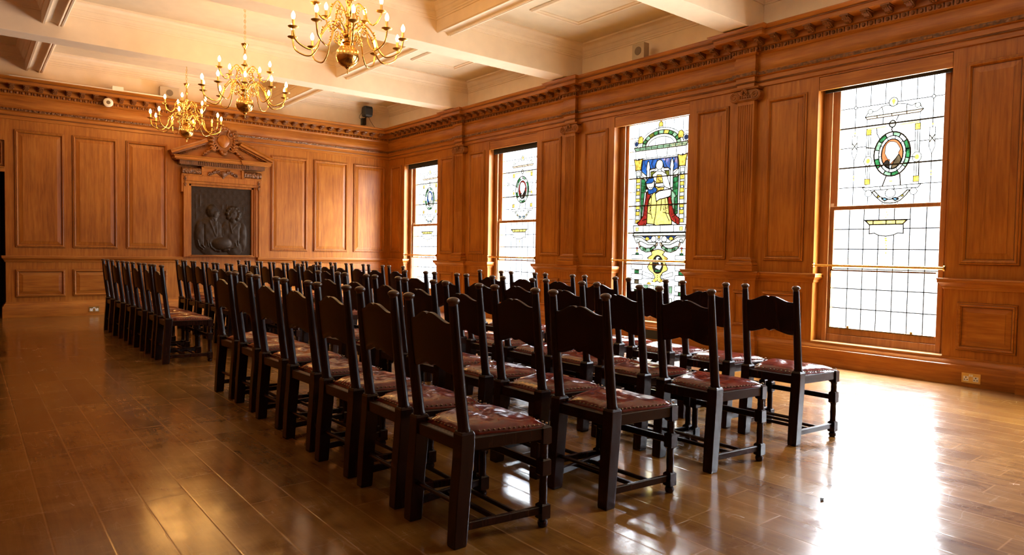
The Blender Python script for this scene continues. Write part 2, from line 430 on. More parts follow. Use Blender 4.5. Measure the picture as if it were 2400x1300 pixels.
wr = MB()
edges = []
ys = [0.0]
for y in WY: ys += [y + HALF, y - HALF]
ys.append(ROOM_END)
for k in range(0, len(ys), 2): wr.box(0, WALL_T, ys[k + 1], ys[k] + (0.2 if k == 0 else 0), 0, HEAD, 0)
for y in WY: wr.box(0.0, WALL_T, y - HALF, y + HALF, 0, SILL - 0.001, 0)
wr.box(0, WALL_T, ROOM_END, 0.2, HEAD, 3.6, 0)
wr.box(0, WALL_T, ROOM_END, 0.2, 3.6, CEIL + 0.1, 1)
wall_right = tag(wr.build('wall_right', [M['oak_v'], M['plaster']]), 'oak panelled window wall with fluted pilasters', 'wall', kind='structure')

DOOR_X, DOOR_H = -6.556, 2.25
wb = MB()
wb.box(DOOR_X, 0, 0, 0.2, 0, 3.6, 0); wb.box(DOOR_X - 1.15, DOOR_X, 0.045, 0.2, DOOR_H, 2.72, 0); wb.box(DOOR_X - 1.15, DOOR_X, 0, 0.2, 2.72, 3.6, 0)
wb.box(ROOM_L - 0.3, DOOR_X - 1.15, 0, 0.2, 0, 3.6, 0)
wb.box(ROOM_L - 0.3, 0, 0, 0.2, 3.6, CEIL + 0.1, 1)
wall_back = tag(wb.build('wall_back', [M['oak_v'], M['plaster']]), 'oak panelled end wall behind the far chairs', 'wall', kind='structure')
mb = MB(); mb.box(ROOM_L - 0.25, ROOM_L, ROOM_END, 0.2, 0, 3.6, 0); mb.box(ROOM_L - 0.25, ROOM_L, ROOM_END, 0.2, 3.6, CEIL + 0.1, 1)
wall_left = tag(mb.build('wall_left', [M['oak_v'], M['plaster']]), 'oak wall opposite the windows', 'wall', kind='structure')
mb = MB(); mb.box(ROOM_L - 0.25, WALL_T, ROOM_END - 0.25, ROOM_END, 0, 3.6, 0); mb.box(ROOM_L - 0.25, WALL_T, ROOM_END - 0.25, ROOM_END, 3.6, CEIL + 0.1, 1)
tag(mb.build('wall_front', [M['oak_v'], M['plaster']]), 'oak wall at the near end of the hall', 'wall', kind='structure')
# dark passage behind the doorway at the left end of the back wall
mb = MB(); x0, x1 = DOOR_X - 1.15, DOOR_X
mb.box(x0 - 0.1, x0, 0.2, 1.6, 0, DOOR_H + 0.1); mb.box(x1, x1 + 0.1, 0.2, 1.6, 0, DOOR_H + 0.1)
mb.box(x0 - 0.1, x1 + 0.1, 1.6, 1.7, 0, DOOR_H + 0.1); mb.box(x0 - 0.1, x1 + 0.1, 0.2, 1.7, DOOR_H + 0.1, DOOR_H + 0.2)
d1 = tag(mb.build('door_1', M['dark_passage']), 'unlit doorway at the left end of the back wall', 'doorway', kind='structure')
mb = MB(); mb.box(x0, x1, -0.012, 0.06, DOOR_H - 0.01, DOOR_H + 0.05); mb.box(x0, x1, -0.02, 0.05, DOOR_H + 0.05, DOOR_H + 0.065)
mb.build('door_lintel', M['oak_x'], d1, bevel=0.003)
panel(lambda a, z, h: (a, 0.045 - h, z), x0 + 0.05, x1 - 0.02, DOOR_H + 0.09, 2.70, M['oak_v'], d1, 0.6)

# ceiling slab, cross beams, longitudinal beams, coffer mouldings
mb = MB(); mb.box(ROOM_L - 0.25, WALL_T, ROOM_END - 0.25, 0.2, CEIL, CEIL + 0.1)
ceiling = tag(mb.build('ceiling', M['plaster_flat']), 'coffered cream plaster ceiling with deep beams', 'ceiling', kind='structure')
BW2 = 0.158
for y in PIL + [PIL[-1] - PITCH]:
    mb = MB(); mb.box(ROOM_L, 0.0, y - BW2, y + BW2, SOFFIT, CEIL)
    mb.build('cross_beam', M['plaster'], ceiling, bevel=0.004)
LX = [(-2.506, -2.277), (-6.29, -6.06)]
bays = [0.0] + [y for y in PIL] + [PIL[-1] - PITCH]
spans = []
for k in range(len(bays) - 1):
    ya = bays[k] - (BW2 if k else 0); yb = bays[k + 1] + BW2
    spans.append((ya, yb))
spans.append((bays[-1] - BW2, ROOM_END))
for (x0, x1) in LX:
    for ya, yb in spans:
        # soffit: fillets either side of a shallow cove
        pr = [(x0, CEIL), (x0, 3.825), (x0 + 0.012, 3.812), (x0 + 0.034, 3.812), (x0 + 0.036, 3.828)]
        for t in range(1, 8):
            u = t / 8; pr.append((x0 + 0.036 + (x1 - x0 - 0.098) * u, 3.828 + 0.02 * math.sin(PI * u)))
        pr += [(x1 - 0.062, 3.828), (x1 - 0.060, 3.808), (x1 - 0.034, 3.820), (x1 - 0.03, 3.812), (x1 - 0.012, 3.812), (x1, 3.825), (x1, CEIL)]
        mb = MB(); mb.loft([[(x, yb, z) for x, z in pr], [(x, ya, z) for x, z in pr]])
        mb.build('long_beam', M['plaster'], ceiling)
COF = [(0, 3.958), (0.012, 3.958), (0.014, 3.978), (0.024, 3.984), (0.026, 4.002), (0.034, 4.008), (0.044, 4.028), (0.046, 4.044), (0.056, 4.05), (0.070, 4.085), (0.096, 4.112), (0.118, 4.122), (0.120, CEIL), (0, CEIL)]
cols = [(-2.277, 0.0), (-6.06, -2.506), (ROOM_L, -6.29)]
for ya, yb in spans[:-1]:
    for ci, (x0, x1) in enumerate(cols):
        mb = MB(); pts = [(x0, yb), (x1, yb), (x1, ya), (x0, ya)]
        rings = []
        sg = [(1, 1), (-1, 1), (-1, -1), (1, -1)]
        for (px, py), (sx, sy) in zip(pts, sg): rings.append([(px + sx * d, py + sy * d, z) for d, z in COF])
        rings.append(rings[0]); mb.loft(rings, caps=False)
        mb.build('coffer_moulding', M['plaster'], ceiling, smooth=35)
        if ci != 1:
            # raised rectangular frame on the flat of the side coffers
            cx = (x0 + x1) / 2; hx = 0.42; fy0, fy1 = yb + 0.64, ya - 0.64
            mb = MB(); rings = []
            for (px, py), (sx, sy) in zip([(cx - hx, fy0), (cx + hx, fy0), (cx + hx, fy1), (cx - hx, fy1)], sg):
                rings.append([(px + sx * d, py + sy * d, z) for d, z in [(0, CEIL), (0, CEIL - 0.012), (0.02, CEIL - 0.03), (0.05, CEIL - 0.034), (0.055, CEIL - 0.02), (0.075, CEIL - 0.01), (0.078, CEIL)]])
            rings.append(rings[0]); mb.loft(rings, caps=False)
            mb.build('ceiling_frame', M['plaster'], ceiling)

# ------------------------------------------------------------------ entablature, dado cap, base
def plan(b, hw):
    """window wall plan from the camera end to the corner and on along the end wall, breaking forward at each pilaster"""
    p = [(0, ROOM_END)]
    for y in reversed(PIL): p += [(0, y - hw), (-b, y - hw), (-b, y + hw), (0, y + hw)]
    p += [(0, 0), (ROOM_L, 0), (ROOM_L, ROOM_END)]
    return p
ENT = [(0.0, 3.044), (0.02, 3.05), (0.02, 3.090), (0.027, 3.094), (0.027, 3.112), (0.031, 3.115), (0.031, 3.158), (0.036, 3.162), (0.052, 3.166), (0.056, 3.172),
       (0.056, 3.212), (0.050, 3.222), (0.034, 3.226), (0.044, 3.262), (0.047, 3.31), (0.042, 3.365), (0.034, 3.396), (0.046, 3.404), (0.052, 3.418), (0.060, 3.424), (0.060, 3.474),
       (0.082, 3.482), (0.082, 3.548), (0.212, 3.551), (0.218, 3.556), (0.218, 3.597), (0.226, 3.599), (0.226, 3.612), (0.236, 3.617), (0.248, 3.626), (0.262, 3.634), (0.272, 3.640), (0.272, CROWN), (0, CROWN)]
ep = plan(0.06, 0.088)
nR = len(ep) - 3
ent = []
for i, (nm, rng, mat, lab) in enumerate((('trim_1', (0, nR), M['oak_y'], 'oak cornice and frieze along the window wall'), ('trim_2', (nR, nR + 1), M['oak_x'], 'oak cornice and frieze along the end wall'), ('trim_5', (nR + 1, nR + 2), M['oak_y'], 'oak cornice and frieze along the wall opposite the windows'))):
    mb = MB(); sweep(mb, ep, ENT, side=1, rng=rng)
    ent.append(tag(mb.build(nm, mat, smooth=25), lab, 'cornice', kind='structure'))
# carved leaf band, carved crown bead (thin strips laid on the entablature)
for t, rng in zip(ent, ((0, nR), (nR, nR + 1), (nR + 1, nR + 2))):
    mb = MB(); sweep(mb, ep, [(0.05, 3.172), (0.0605, 3.174), (0.0645, 3.192), (0.0605, 3.210), (0.05, 3.212)], rng=rng); mb.build('carved_leaf_band', M['carved'], t, smooth=60)
    mb = MB(); sweep(mb, ep, [(0.02, 3.095), (0.0305, 3.096), (0.034, 3.103), (0.0305, 3.11), (0.02, 3.111)], rng=rng); mb.build('carved_bead', M['carved_dark'], t, smooth=60)
    mb = MB(); sweep(mb, ep, [(0.215, 3.5995), (0.229, 3.600), (0.231, 3.606), (0.229, 3.611), (0.215, 3.6115)], rng=rng); mb.build('carved_crown_bead', M['carved_dark'], t, smooth=60)

def broke(y): return 0.06 if any(abs(y - p) < 0.088 + 0.10 for p in PIL) else 0.0
# egg and dart course and modillions
def eggs(frame, a0, a1, parent, brk):
    mb = MB(); n = int(abs(a1 - a0) / 0.0745)
    for i in range(n):
        a = a0 + (a1 - a0) * (i + 0.5) / n; b = brk(a)
        for da, w, h0, h1 in ((0, 0.019, 0.058, 0.078),):
            pts = []
            for k in range(8):
                t = 2 * PI * k / 8; pts.append((da + w * math.cos(t), 3.449 + 0.023 * math.sin(t)))
            mb.loft([[frame(a + u, z, b + h0) for u, z in pts], [frame(a + u * 0.75, 3.449 + (z - 3.449) * 0.75, b + h1) for u, z in pts], [frame(a + u * 0.3, 3.449 + (z - 3.449) * 0.3, b + h1 + 0.005) for u, z in pts]])
        for s in (-1, 1):
            mb.loft([[frame(a + s * 0.0372 + u, z, b + 0.055) for u, z in ((-0.004, 3.428), (0.004, 3.428), (0.008, 3.472), (-0.008, 3.472))], [frame(a + s * 0.0372 + u, z, b + 0.07) for u, z in ((-0.001, 3.43), (0.001, 3.43), (0.004, 3.472), (-0.004, 3.472))]])
    return mb.build('egg_and_dart_course', M['carved_dark'], parent, smooth=40)
eggs(RW, -0.10, -11.2, ent[0], broke)
eggs(BW, -0.10, -8.45, ent[1], lambda a: 0.0)
def modillion_mesh(frame):
    # scrolled leaf bracket hanging from the corona: origin at its top back centre, h outwards
    mb = MB()
    prof = [(0.0, 0.0), (0.125, 0.0), (0.128, -0.012), (0.120, -0.026), (0.108, -0.034), (0.09, -0.032), (0.07, -0.036), (0.045, -0.052), (0.02, -0.062), (0.0, -0.064)]
    for s0, s1, k in ((-0.034, -0.02, 0.9), (-0.02, 0.02, 1.0), (0.02, 0.034, 0.9)):
        mb.loft([[frame(s0, z * k, h * k) for h, z in prof], [frame(s1, z * k, h * k) for h, z in prof]])
    mb.loft([[frame(-0.042, z, h) for h, z in ((0, 0.001), (0.134, 0.001), (0.134, -0.010), (0, -0.010))], [frame(0.042, z, h) for h, z in ((0, 0.001), (0.134, 0.001), (0.134, -0.010), (0, -0.010))]])
    for k in range(3):
        mb.sphere(frame(-0.02 + 0.02 * k, -0.036, 0.112), 0.011, 6)
        mb.sphere(frame(-0.02 + 0.02 * k, -0.058, 0.035), 0.012, 6)
    return mb
modR = modillion_mesh(RW).build('modillion', M['carved_dark'], ent[0]); modB = modillion_mesh(BW).build('modillion', M['carved_dark'], ent[1])
first = True
ylist = []
for k in range(5):
    base = PIL[0] + PITCH - k * PITCH      # bay joints
    for j in range(15): ylist.append(base - j * PITCH / 15)
for y in ylist:
    if y > -0.25 or y < -11.2: continue
    o = modR if first else modR.copy()
    if not first: COL.objects.link(o)
    first = False; o.location = (-0.082 - broke(y), y, 3.5505)
first = True
for k in range(45):
    x = -0.28 - 0.182 * k
    o = modB if first else modB.copy()
    if not first: COL.objects.link(o)
    first = False; o.location = (x, -0.082, 3.5505)

CAP = [(0, 0.862), (0.008, 0.862), (0.012, 0.872), (0.018, 0.875), (0.018, 0.890), (0.026, 0.896), (0.038, 0.914), (0.050, 0.924), (0.050, 0.946), (0.056, 0.950), (0.052, 0.962), (0, 0.964)]
BASE = [(0, 0.0), (0.05, 0.0), (0.05, 0.168), (0.046, 0.178), (0.036, 0.184), (0.034, 0.196), (0.022, 0.214), (0.010, 0.226), (0.008, 0.244), (0, 0.244)]
bp = plan(0.055, 0.175)
mb = MB(); sweep(mb, bp, BASE, rng=(0, len(bp) - 3)); tag(mb.build('baseboard_right', M['oak_y'], smooth=25), 'tall oak baseboard under the windows', 'baseboard', kind='structure')
bb = [(0, ROOM_END), (0, 0), (DOOR_X, 0), (DOOR_X, 0.2)]
mb = MB(); sweep(mb, bb, BASE, rng=(1, 3)); tag(mb.build('baseboard_back', M['oak_x'], smooth=25), 'tall oak baseboard along the end wall', 'baseboard', kind='structure')
lb = [(DOOR_X - 1.15, 0), (ROOM_L, 0), (ROOM_L, ROOM_END), (0, ROOM_END)]
mb = MB(); sweep(mb, lb, BASE); tag(mb.build('baseboard_left', M['oak_y'], smooth=25), 'oak baseboard along the wall opposite the windows', 'baseboard', kind='structure')
mb = MB(); sweep(mb, lb, CAP); tag(mb.build('trim_6', M['oak_y'], smooth=25), 'oak dado rail along the wall opposite the windows', 'dado rail', kind='structure')
# dado caps: one per pier, returned into the window reveals
piers = []
ends = [0.0] + [v for y in WY for v in (y + HALF, y - HALF)] + [ROOM_END]
mbc = MB()
cap_r = tag(bpy.data.objects.new('trim_3', None), 'oak dado rail on the window wall piers', 'dado rail', kind='structure'); COL.objects.link(cap_r)
for k in range(len(WY) + 1):
    y_far, y_near = ends[2 * k], ends[2 * k + 1]
    mb = MB(); pa = []
    if k < len(WY): pa += [(0.125, y_near), (0, y_near)]
    else: pa += [(0, y_near)]
    for p in PIL:
        if y_near < p < y_far: pa += [(0, p - 0.175), (-0.055, p - 0.175), (-0.055, p + 0.175), (0, p + 0.175)]
    if k > 0: pa += [(0, y_far), (0.125, y_far)]
    else: pa += [(0, 0), (-1, 0)]
    sweep(mb, pa, CAP, rng=(0, len(pa) - 1) if k else (0, len(pa) - 2))
    mb.build('dado_cap', M['oak_y'], cap_r, smooth=25)
cap_b = MB(); FX0, FX1 = -4.075, -2.755
sweep(cap_b, [(0, ROOM_END), (0, 0), (FX1 - 0.005, 0)], CAP, rng=(1, 2))
sweep(cap_b, [(FX0 + 0.005, 0), (DOOR_X, 0), (DOOR_X, 0.2)], CAP)
tag(cap_b.build('trim_4', M['oak_x'], smooth=25), 'oak dado rail along the end wall', 'dado rail', kind='structure')

# ------------------------------------------------------------------ panels
def seams(): return sorted(random.sample([0.28, 0.4, 0.52, 0.66, 0.78], 2))
for p in PIL:
    if p > -12:
        for s0, s1 in ((0.25, 0.712), (-0.705, -0.235)):
            if p + s0 > ROOM_END:
                panel(RW, p + s0, p + s1, 1.089, 2.90, M['oak_v'], wall_right, seams=seams())
                panel(RW, p + s0, p + s1, 0.315, 0.751, M['oak_y'], wall_right, 0.85)
panel(RW, -0.56, -0.10, 1.089, 2.90, M['oak_v'], wall_right); panel(RW, -0.56, -0.10, 0.315, 0.751, M['oak_y'], wall_right, 0.85)
for a0, a1 in ((-6.439, -5.787), (-5.69, -5.05), (-4.932, -4.295), (-2.507, -1.785), (-1.663, -0.939), (-0.812, -0.089)):
    panel(BW, a0, a1, 1.089, 2.90, M['oak_v'], wall_back, seams=seams())
    panel(BW, a0, a1, 0.315, 0.751, M['oak_x'], wall_back, 0.9)
for k in range(18):
    y1 = -0.25 - 0.84 * k
    for za, zb in ((1.089, 2.90), (0.315, 0.751)): panel(lambda a, z, h: (ROOM_L + h, a, z), y1 - 0.70, y1, za, zb, M['oak_v'], wall_left)
panel(BW, -3.9, -2.93, 0.315, 0.751, M['oak_x'], wall_back, 0.9)
# thin stile joints (narrow proud stiles either side of each window)
# ------------------------------------------------------------------ pilasters
def spiral(mb, c, frame, r0, turns, flip, h, tr=0.008, n=34):
    path = []
    for i in range(n):
        t = i / (n - 1); a = PI / 2 + flip * turns * 2 * PI * t; r = r0 * (1 - 0.86 * t)
        path.append(frame(c[0] + r * math.cos(a), c[1] + r * math.sin(a), h + 0.012 * t))
    mb.tube(path, [tr * (1 - 0.45 * i / (n - 1)) for i in range(n)], 6)
def pilaster(p):
    F = lambda a, z, h: (-h, p + a, z)
    # pedestal below the dado
    mb = MB(); mb.box(-0.055, 0.0, p - 0.175, p + 0.175, 0.2, 0.88)
    root = mb.build('pilaster', M['oak_v'], wall_right)
    panel(lambda a, z, h: (-0.055 - h, p + a, z), -0.105, 0.105, 0.33, 0.74, M['oak_v'], root, 0.75).name = 'pedestal_panel'
    # moulded base
    mb = MB(); hw = 0.108
    prof = [(0.045, 0.964), (0.068, 0.964), (0.068, 1.022), (0.064, 1.026), (0.052, 1.028), (0.058, 1.040), (0.056, 1.056), (0.046, 1.062), (0.034, 1.066), (0.030, 1.078), (0.040, 1.084), (0.042, 1.096), (0.034, 1.104), (0.014, 1.108), (0.004, 1.125), (0, 1.125)]
    sweep(mb, [(0.0, p - hw), (-0.062, p - hw), (-0.062, p + hw), (0.0, p + hw)], [(d if d < 0.2 else d, z) for d, z in prof] + [(-0.02, 1.125), (-0.02, 0.964)])
    mb.build('pilaster_base', M['oak_y'], root, smooth=30)
    # fluted shaft: open flutes above, shallow reeded flutes below
    def section(z0, z1, depth):
        pts = [(-hw, 0.0), (-hw, 0.068)]
        nfl = 7; w = (2 * hw - 0.02) / nfl
        for k in range(nfl):
            c = -hw + 0.01 + w * (k + 0.5); rr = w * 0.36
            pts.append((c - rr, 0.068))
            for t in (0.25, 0.5, 0.75): pts.append((c - rr * math.cos(PI * t), 0.068 - depth * math.sin(PI * t)))
            pts.append((c + rr, 0.068))
        pts += [(hw, 0.068), (hw, 0.0)]
        return [[F(a, z0, h) for a, h in pts], [F(a, z1, h) for a, h in pts]]
    mb = MB(); mb.loft(section(1.12, 1.86, 0.009)); mb.loft(section(1.86, 2.86, 0.014))
    mb.loft([[F(a, z, h) for a, h in ((-hw, 0), (-hw, 0.068), (hw, 0.068), (hw, 0))] for z in (2.86, 2.90)])
    mb.build('fluted_shaft', M['oak_v'], root)
    # ionic capital
    mb = MB()
    mb.loft([[F(a, z, h) for a, h in ((-w, 0), (-w, hh), (w, hh), (w, 0))] for z, w, hh in ((3.018, 0.165, 0.085), (3.028, 0.178, 0.105), (3.046, 0.182, 0.110))])
    mb.loft([[F(a, z, h) for a, h in ((-w, 0), (-w, hh), (w, hh), (w, 0))] for z, w, hh in ((2.895, 0.112, 0.074), (2.915, 0.128, 0.092), (2.935, 0.12, 0.088), (2.98, 0.13, 0.09), (3.018, 0.135, 0.09))])
    for s in (-1, 1):
        c = (s * 0.132, 2.957)
        mb.loft([[F(c[0] + r * math.cos(2 * PI * k / 18), c[1] + r * math.sin(2 * PI * k / 18), h) for k in range(18)] for r, h in ((0.060, 0.0), (0.062, 0.092), (0.056, 0.098), (0.02, 0.1))])
        spiral(mb, c, F, 0.056, 2.2, -s, 0.098)
    for k in range(5):
        mb.sphere(F(-0.062 + 0.031 * k, 2.975 - 0.008 * abs(k - 2), 0.098), 0.013, 6)
        mb.sphere(F(-0.062 + 0.031 * k, 2.94, 0.094), 0.011, 6)
    for a, z in ((0, 3.025), (-0.02, 3.008), (0.02, 3.008), (-0.03, 2.99), (0.03, 2.99)): mb.sphere(F(a, z, 0.108), (0.014, 0.016, 0.02), 6)
    mb.build('ionic_capital', M['carved_light'], root, smooth=40)
for p in PIL: pilaster(p)

# ------------------------------------------------------------------ windows
GLASS_U, GLASS_L = 0.20, 0.16
GN = list(GL)
class Stained:
    """pieces of glass cut to fit one another in a single plane (a later piece takes the place of an earlier one),
    lead cames along their outlines; s runs left to right as seen from the room"""
    def __init__(self, yc, x): self.yc = yc; self.x = x; self.pieces = []; self.lines = []
    def P(self, s, z, dx=0): return (self.x - dx, self.yc - s, z)
    def poly(self, pts, col, lead=0.0035):
        self.pieces.append((pts, GN.index(col)))
        if lead: self.line(pts + [pts[0]], lead)
    def line(self, pts, w=0.003):
        self.lines.append((len(self.pieces), pts, w))
    def done(self, parent):
        def inside(p, poly):
            c = False; n = len(poly); j = n - 1
            for i in range(n):
                a, b = poly[i], poly[j]
                if (a[1] > p[1]) != (b[1] > p[1]) and p[0] < (b[0] - a[0]) * (p[1] - a[1]) / (b[1] - a[1]) + a[0]: c = not c
                j = i
            return c
        boxes = [(min(p[0] for p in q), max(p[0] for p in q), min(p[1] for p in q), max(p[1] for p in q)) for q, _ in self.pieces]
        # cut: triangulate along every outline, each triangle belongs to the last piece laid over it
        vs, es = [], []
        for pts, _ in self.pieces:
            o = len(vs); n = len(pts); vs += [Vector(p) for p in pts]; es += [(o + q, o + (q + 1) % n) for q in range(n)]
        V, E_, F, _, _, _ = delaunay_2d_cdt(vs, es, [], 0, 1e-5, False)
        mb = MB(); mb.v = [self.P(p[0], p[1]) for p in V]
        for f in F:
            p = (sum(V[q][0] for q in f) / len(f), sum(V[q][1] for q in f) / len(f))
            for q in range(len(self.pieces) - 1, -1, -1):
                bx = boxes[q]
                if bx[0] <= p[0] <= bx[1] and bx[2] <= p[1] <= bx[3] and inside(p, self.pieces[q][0]):
                    mb.f.append(tuple(f)); mb.mi.append(self.pieces[q][1]); break
        o = mb.build('stained_glass', [GL[k] for k in GN], parent)
        # cames: drop the lengths that a later piece covers; saddle bars (thick) run across everything
        lm = MB()
        def seg(a, b, w):
            d = math.hypot(b[0] - a[0], b[1] - a[1])
            ux, uz = (b[0] - a[0]) / d, (b[1] - a[1]) / d; nx, nz = -uz * w, ux * w; e = w * 0.5
            a = (a[0] - ux * e, a[1] - uz * e); b = (b[0] + ux * e, b[1] + uz * e)
            q = [(a[0] + nx, a[1] + nz), (b[0] + nx, b[1] + nz), (b[0] - nx, b[1] - nz), (a[0] - nx, a[1] - nz)]
            dep = 0.010 if w > 0.0062 else 0.004
            lm.loft([[self.P(s, z, -0.002) for s, z in q], [self.P(s, z, dep) for s, z in q]])
        for order, pts, w in self.lines:
            bar = w >= 0.0055; w *= 1.4
            for a, b in zip(pts[:-1], pts[1:]):
                d = math.hypot(b[0] - a[0], b[1] - a[1])
                if d < 1e-5: continue
                if bar: seg(a, b, w); continue
                n = max(1, int(d / 0.012)); start = None
                for k in range(n):
                    t = (k + 0.5) / n; p = (a[0] + (b[0] - a[0]) * t, a[1] + (b[1] - a[1]) * t)
                    hid = any(bx[0] < p[0] < bx[1] and bx[2] < p[1] < bx[3] and inside(p, self.pieces[q][0]) for q, bx in enumerate(boxes[order:], order))
                    if not hid and start is None: start = k / n
                    if start is not None and (hid or k == n - 1):
                        e = k / n if hid else 1.0
                        seg((a[0] + (b[0] - a[0]) * start, a[1] + (b[1] - a[1]) * start), (a[0] + (b[0] - a[0]) * e, a[1] + (b[1] - a[1]) * e), w); start = None
        lm.build('lead_cames', M['lead'], parent)
        return o
    def ell(self, c, rx, rz, n=24, a0=0, a1=2 * PI):
        return [(c[0] + rx * math.cos(a0 + (a1 - a0) * i / n), c[1] + rz * math.sin(a0 + (a1 - a0) * i / n)) for i in range(n if a1 - a0 > 6.28 else n + 1)]
    def ring(self, c, r0, r1, cols, lead=0.003, a_off=0.0, sub=5):
        n = len(cols)
        for i, cl in enumerate(cols):
            a0 = a_off + 2 * PI * i / n; a1 = a_off + 2 * PI * (i + 1) / n
            p = self.ell(c, r1[0], r1[1], sub, a0, a1) + self.ell(c, r0[0], r0[1], sub, a0, a1)[::-1]
            self.poly(p, cl, lead)
def rect(s0, s1, z0, z1): return [(s0, z0), (s1, z0), (s1, z1), (s0, z1)]
def base_pane(st, s0, s1, z0, z1): st.pieces.append((rect(s0, s1, z0, z1), 0))

def portrait_upper(st, field, coat, hair):
    s0, s1, z0, z1 = -0.475, 0.515, 1.68, 2.912
    base_pane(st, s0, s1, z0, z1)
    V = [-0.325, -0.175, -0.032, 0.113, 0.260, 0.405]; H = [2.692, 2.486, 2.281, 2.075, 1.868]
    for i, s in enumerate(V):
        top = 2.69 if 0 < i < 5 else 1.68
        st.line([(s, top), (s, z1)], 0.0025)
        if 0 < i < 5: st.line([(s, 1.68), (s, 1.76 if i in (1, 4) else 1.70)], 0.0025)
    for k, z in enumerate(H):
        w = 0.0055 if k in (1, 3) else 0.0028
        if k in (1, 3): st.line([(s0, z), (s1, z)], w)
        else:
            st.line([(s0, z), (-0.21, z)], w); st.line([(0.30, z), (s1, z)], w)
            if k == 0: st.line([(-0.21, z), (0.0, z)], w); st.line([(0.09, z), (0.30, z)], w)
    for s in (-0.325, 0.405): st.poly(st.ell((s, 2.692), 0.017, 0.017, 8), 'white', 0.0025)
    # pediment, cornice and the tabernacle frame
    ped = [(-0.227, 2.582), (-0.209, 2.61), (-0.176, 2.65), (-0.146, 2.626), (-0.108, 2.632), (-0.066, 2.665), (-0.024, 2.676), (0.046, 2.655), (0.096, 2.674), (0.169, 2.658), (0.214, 2.634), (0.249, 2.652), (0.289, 2.646), (0.299, 2.611), (0.321, 2.589)]
    st.poly(ped, 'white', 0.0025)
    st.line([(-0.066, 2.665), (-0.045, 2.582)], 0.0025); st.line([(0.169, 2.658), (0.168, 2.586)], 0.0025)
    st.poly(st.ell((0.043, 2.698), 0.042, 0.045, 12), 'tint', 0.0025); st.poly([(0.043, 2.66), (0.062, 2.71), (0.043, 2.735), (0.026, 2.712)], 'gold', 0)
    for s in (-0.178, 0.268): st.poly(st.ell((s, 2.632), 0.025, 0.025, 10), 'tint', 0.002)
    st.poly([(-0.227, 2.582), (0.321, 2.589), (0.292, 2.562), (-0.207, 2.556)], 'peach', 0.003)
    for s in (-0.11, 0.03, 0.17): st.line([(s, 2.558), (s, 2.585)], 0.0025)
    body = [(-0.207, 2.556), (0.292, 2.562), (0.299, 1.865), (-0.198, 1.874)]
    st.line([body[0], body[3]], 0.0022); st.line([body[1], body[2]], 0.0022)
    for a, b in ((-0.206, -0.165), (0.255, 0.294)):
        st.poly(rect(a, b, 1.90, 2.43), 'white', 0.002); st.poly(rect(a - 0.004, b + 0.004, 2.395, 2.455), 'gold', 0.002)
        st.poly(rect(a - 0.006, b + 0.006, 1.89, 1.945), 'gold', 0.002)
        m = (a + b) / 2; st.poly(st.ell((m, 2.13), 0.042, 0.05, 12), 'tint', 0.002); st.poly(st.ell((m, 2.13), 0.02, 0.025, 8), 'gold', 0)
        st.line([(m, 1.95), (m, 2.07)], 0.0022); st.line([(m, 2.19), (m, 2.39)], 0.0022)
    st.poly([(-0.2, 2.462), (-0.02, 2.47), (-0.02, 2.455), (-0.2, 2.447)], 'yellow', 0); st.poly([(0.11, 2.472), (0.285, 2.478), (0.285, 2.46), (0.11, 2.457)], 'yellow', 0)
    st.poly(st.ell((0.041, 2.48), 0.03, 0.034, 12), 'tint', 0.004); st.line([(0.041, 2.446), (0.035, 2.425), (0.046, 2.397)], 0.004)
    st.line([(-0.05, 2.556), (-0.05, 2.49)], 0.003); st.line([(0.095, 2.558), (0.075, 2.51)], 0.003)
    # oval wreath with the portrait
    c = (0.047, 2.180)
    st.ring(c, (0.128, 0.182), (0.170, 0.218), ['green', 'tint', 'pgreen', 'white', 'green', 'pgreen', 'white', 'green', 'tint', 'pgreen', 'green', 'white', 'pgreen', 'green'], 0.0035, 0.2)
    st.line(st.ell(c, 0.172, 0.220, 32) + [(c[0] + 0.172, c[1])], 0.005)
    st.ring(c, (0.103, 0.150), (0.128, 0.182), ['white'] * 10, 0.0025, 0.1)
    st.line([(-0.053, 2.185), (0.0, 2.185)], 0.003); st.line([(0.14, 2.19), (0.095, 2.19)], 0.003)
    head = [(-0.022, 2.193), (-0.020, 2.225), (-0.018, 2.262), (-0.002, 2.291), (0.024, 2.306), (0.058, 2.302), (0.086, 2.288), (0.106, 2.258), (0.124, 2.222), (0.106, 2.190), (0.108, 2.172), (0.086, 2.140), (0.036, 2.085), (0.028, 2.062), (0.022, 2.100), (0.028, 2.124), (0.006, 2.134), (-0.002, 2.15), (-0.012, 2.17)]
    # coloured field with the pale head left out of it
    fe = st.ell(c, 0.102, 0.149, 28)
    st.poly(fe, field, 0.004); st.poly(head, hair, 0.0022)
    st.poly([(0.040, 2.034), (0.050, 2.075), (0.086, 2.140), (0.108, 2.172), (0.118, 2.160), (0.134, 2.122), (0.120, 2.078), (0.094, 2.050), (0.066, 2.036)], coat, 0.003)
    st.poly([(-0.034, 2.088), (-0.010, 2.118), (0.010, 2.122), (0.022, 2.098), (0.026, 2.038), (0.000, 2.050)], 'black', 0.003)
    st.poly([(0.022, 2.098), (0.036, 2.085), (0.050, 2.075), (0.040, 2.034), (0.026, 2.038)], 'white', 0.0022)
    # lanterns hanging at either side
    for s in (-0.325, 0.405):
        st.poly([(s - 0.025, 2.40), (s + 0.025, 2.40), (s + 0.025, 2.215), (s, 2.148), (s - 0.025, 2.215)], 'white', 0.002)
        st.line([(s - 0.025, 2.33), (s + 0.025, 2.26)], 0.003); st.line([(s + 0.025, 2.33), (s - 0.025, 2.26)], 0.003)
        for z in (1.95, 1.98, 2.43): st.poly(st.ell((s, z), 0.008, 0.012, 6), 'gold', 0)
    # bracket under the frame
    st.poly([(-0.232, 1.861), (0.32, 1.866), (0.295, 1.832), (-0.205, 1.827)], 'white', 0.0028)
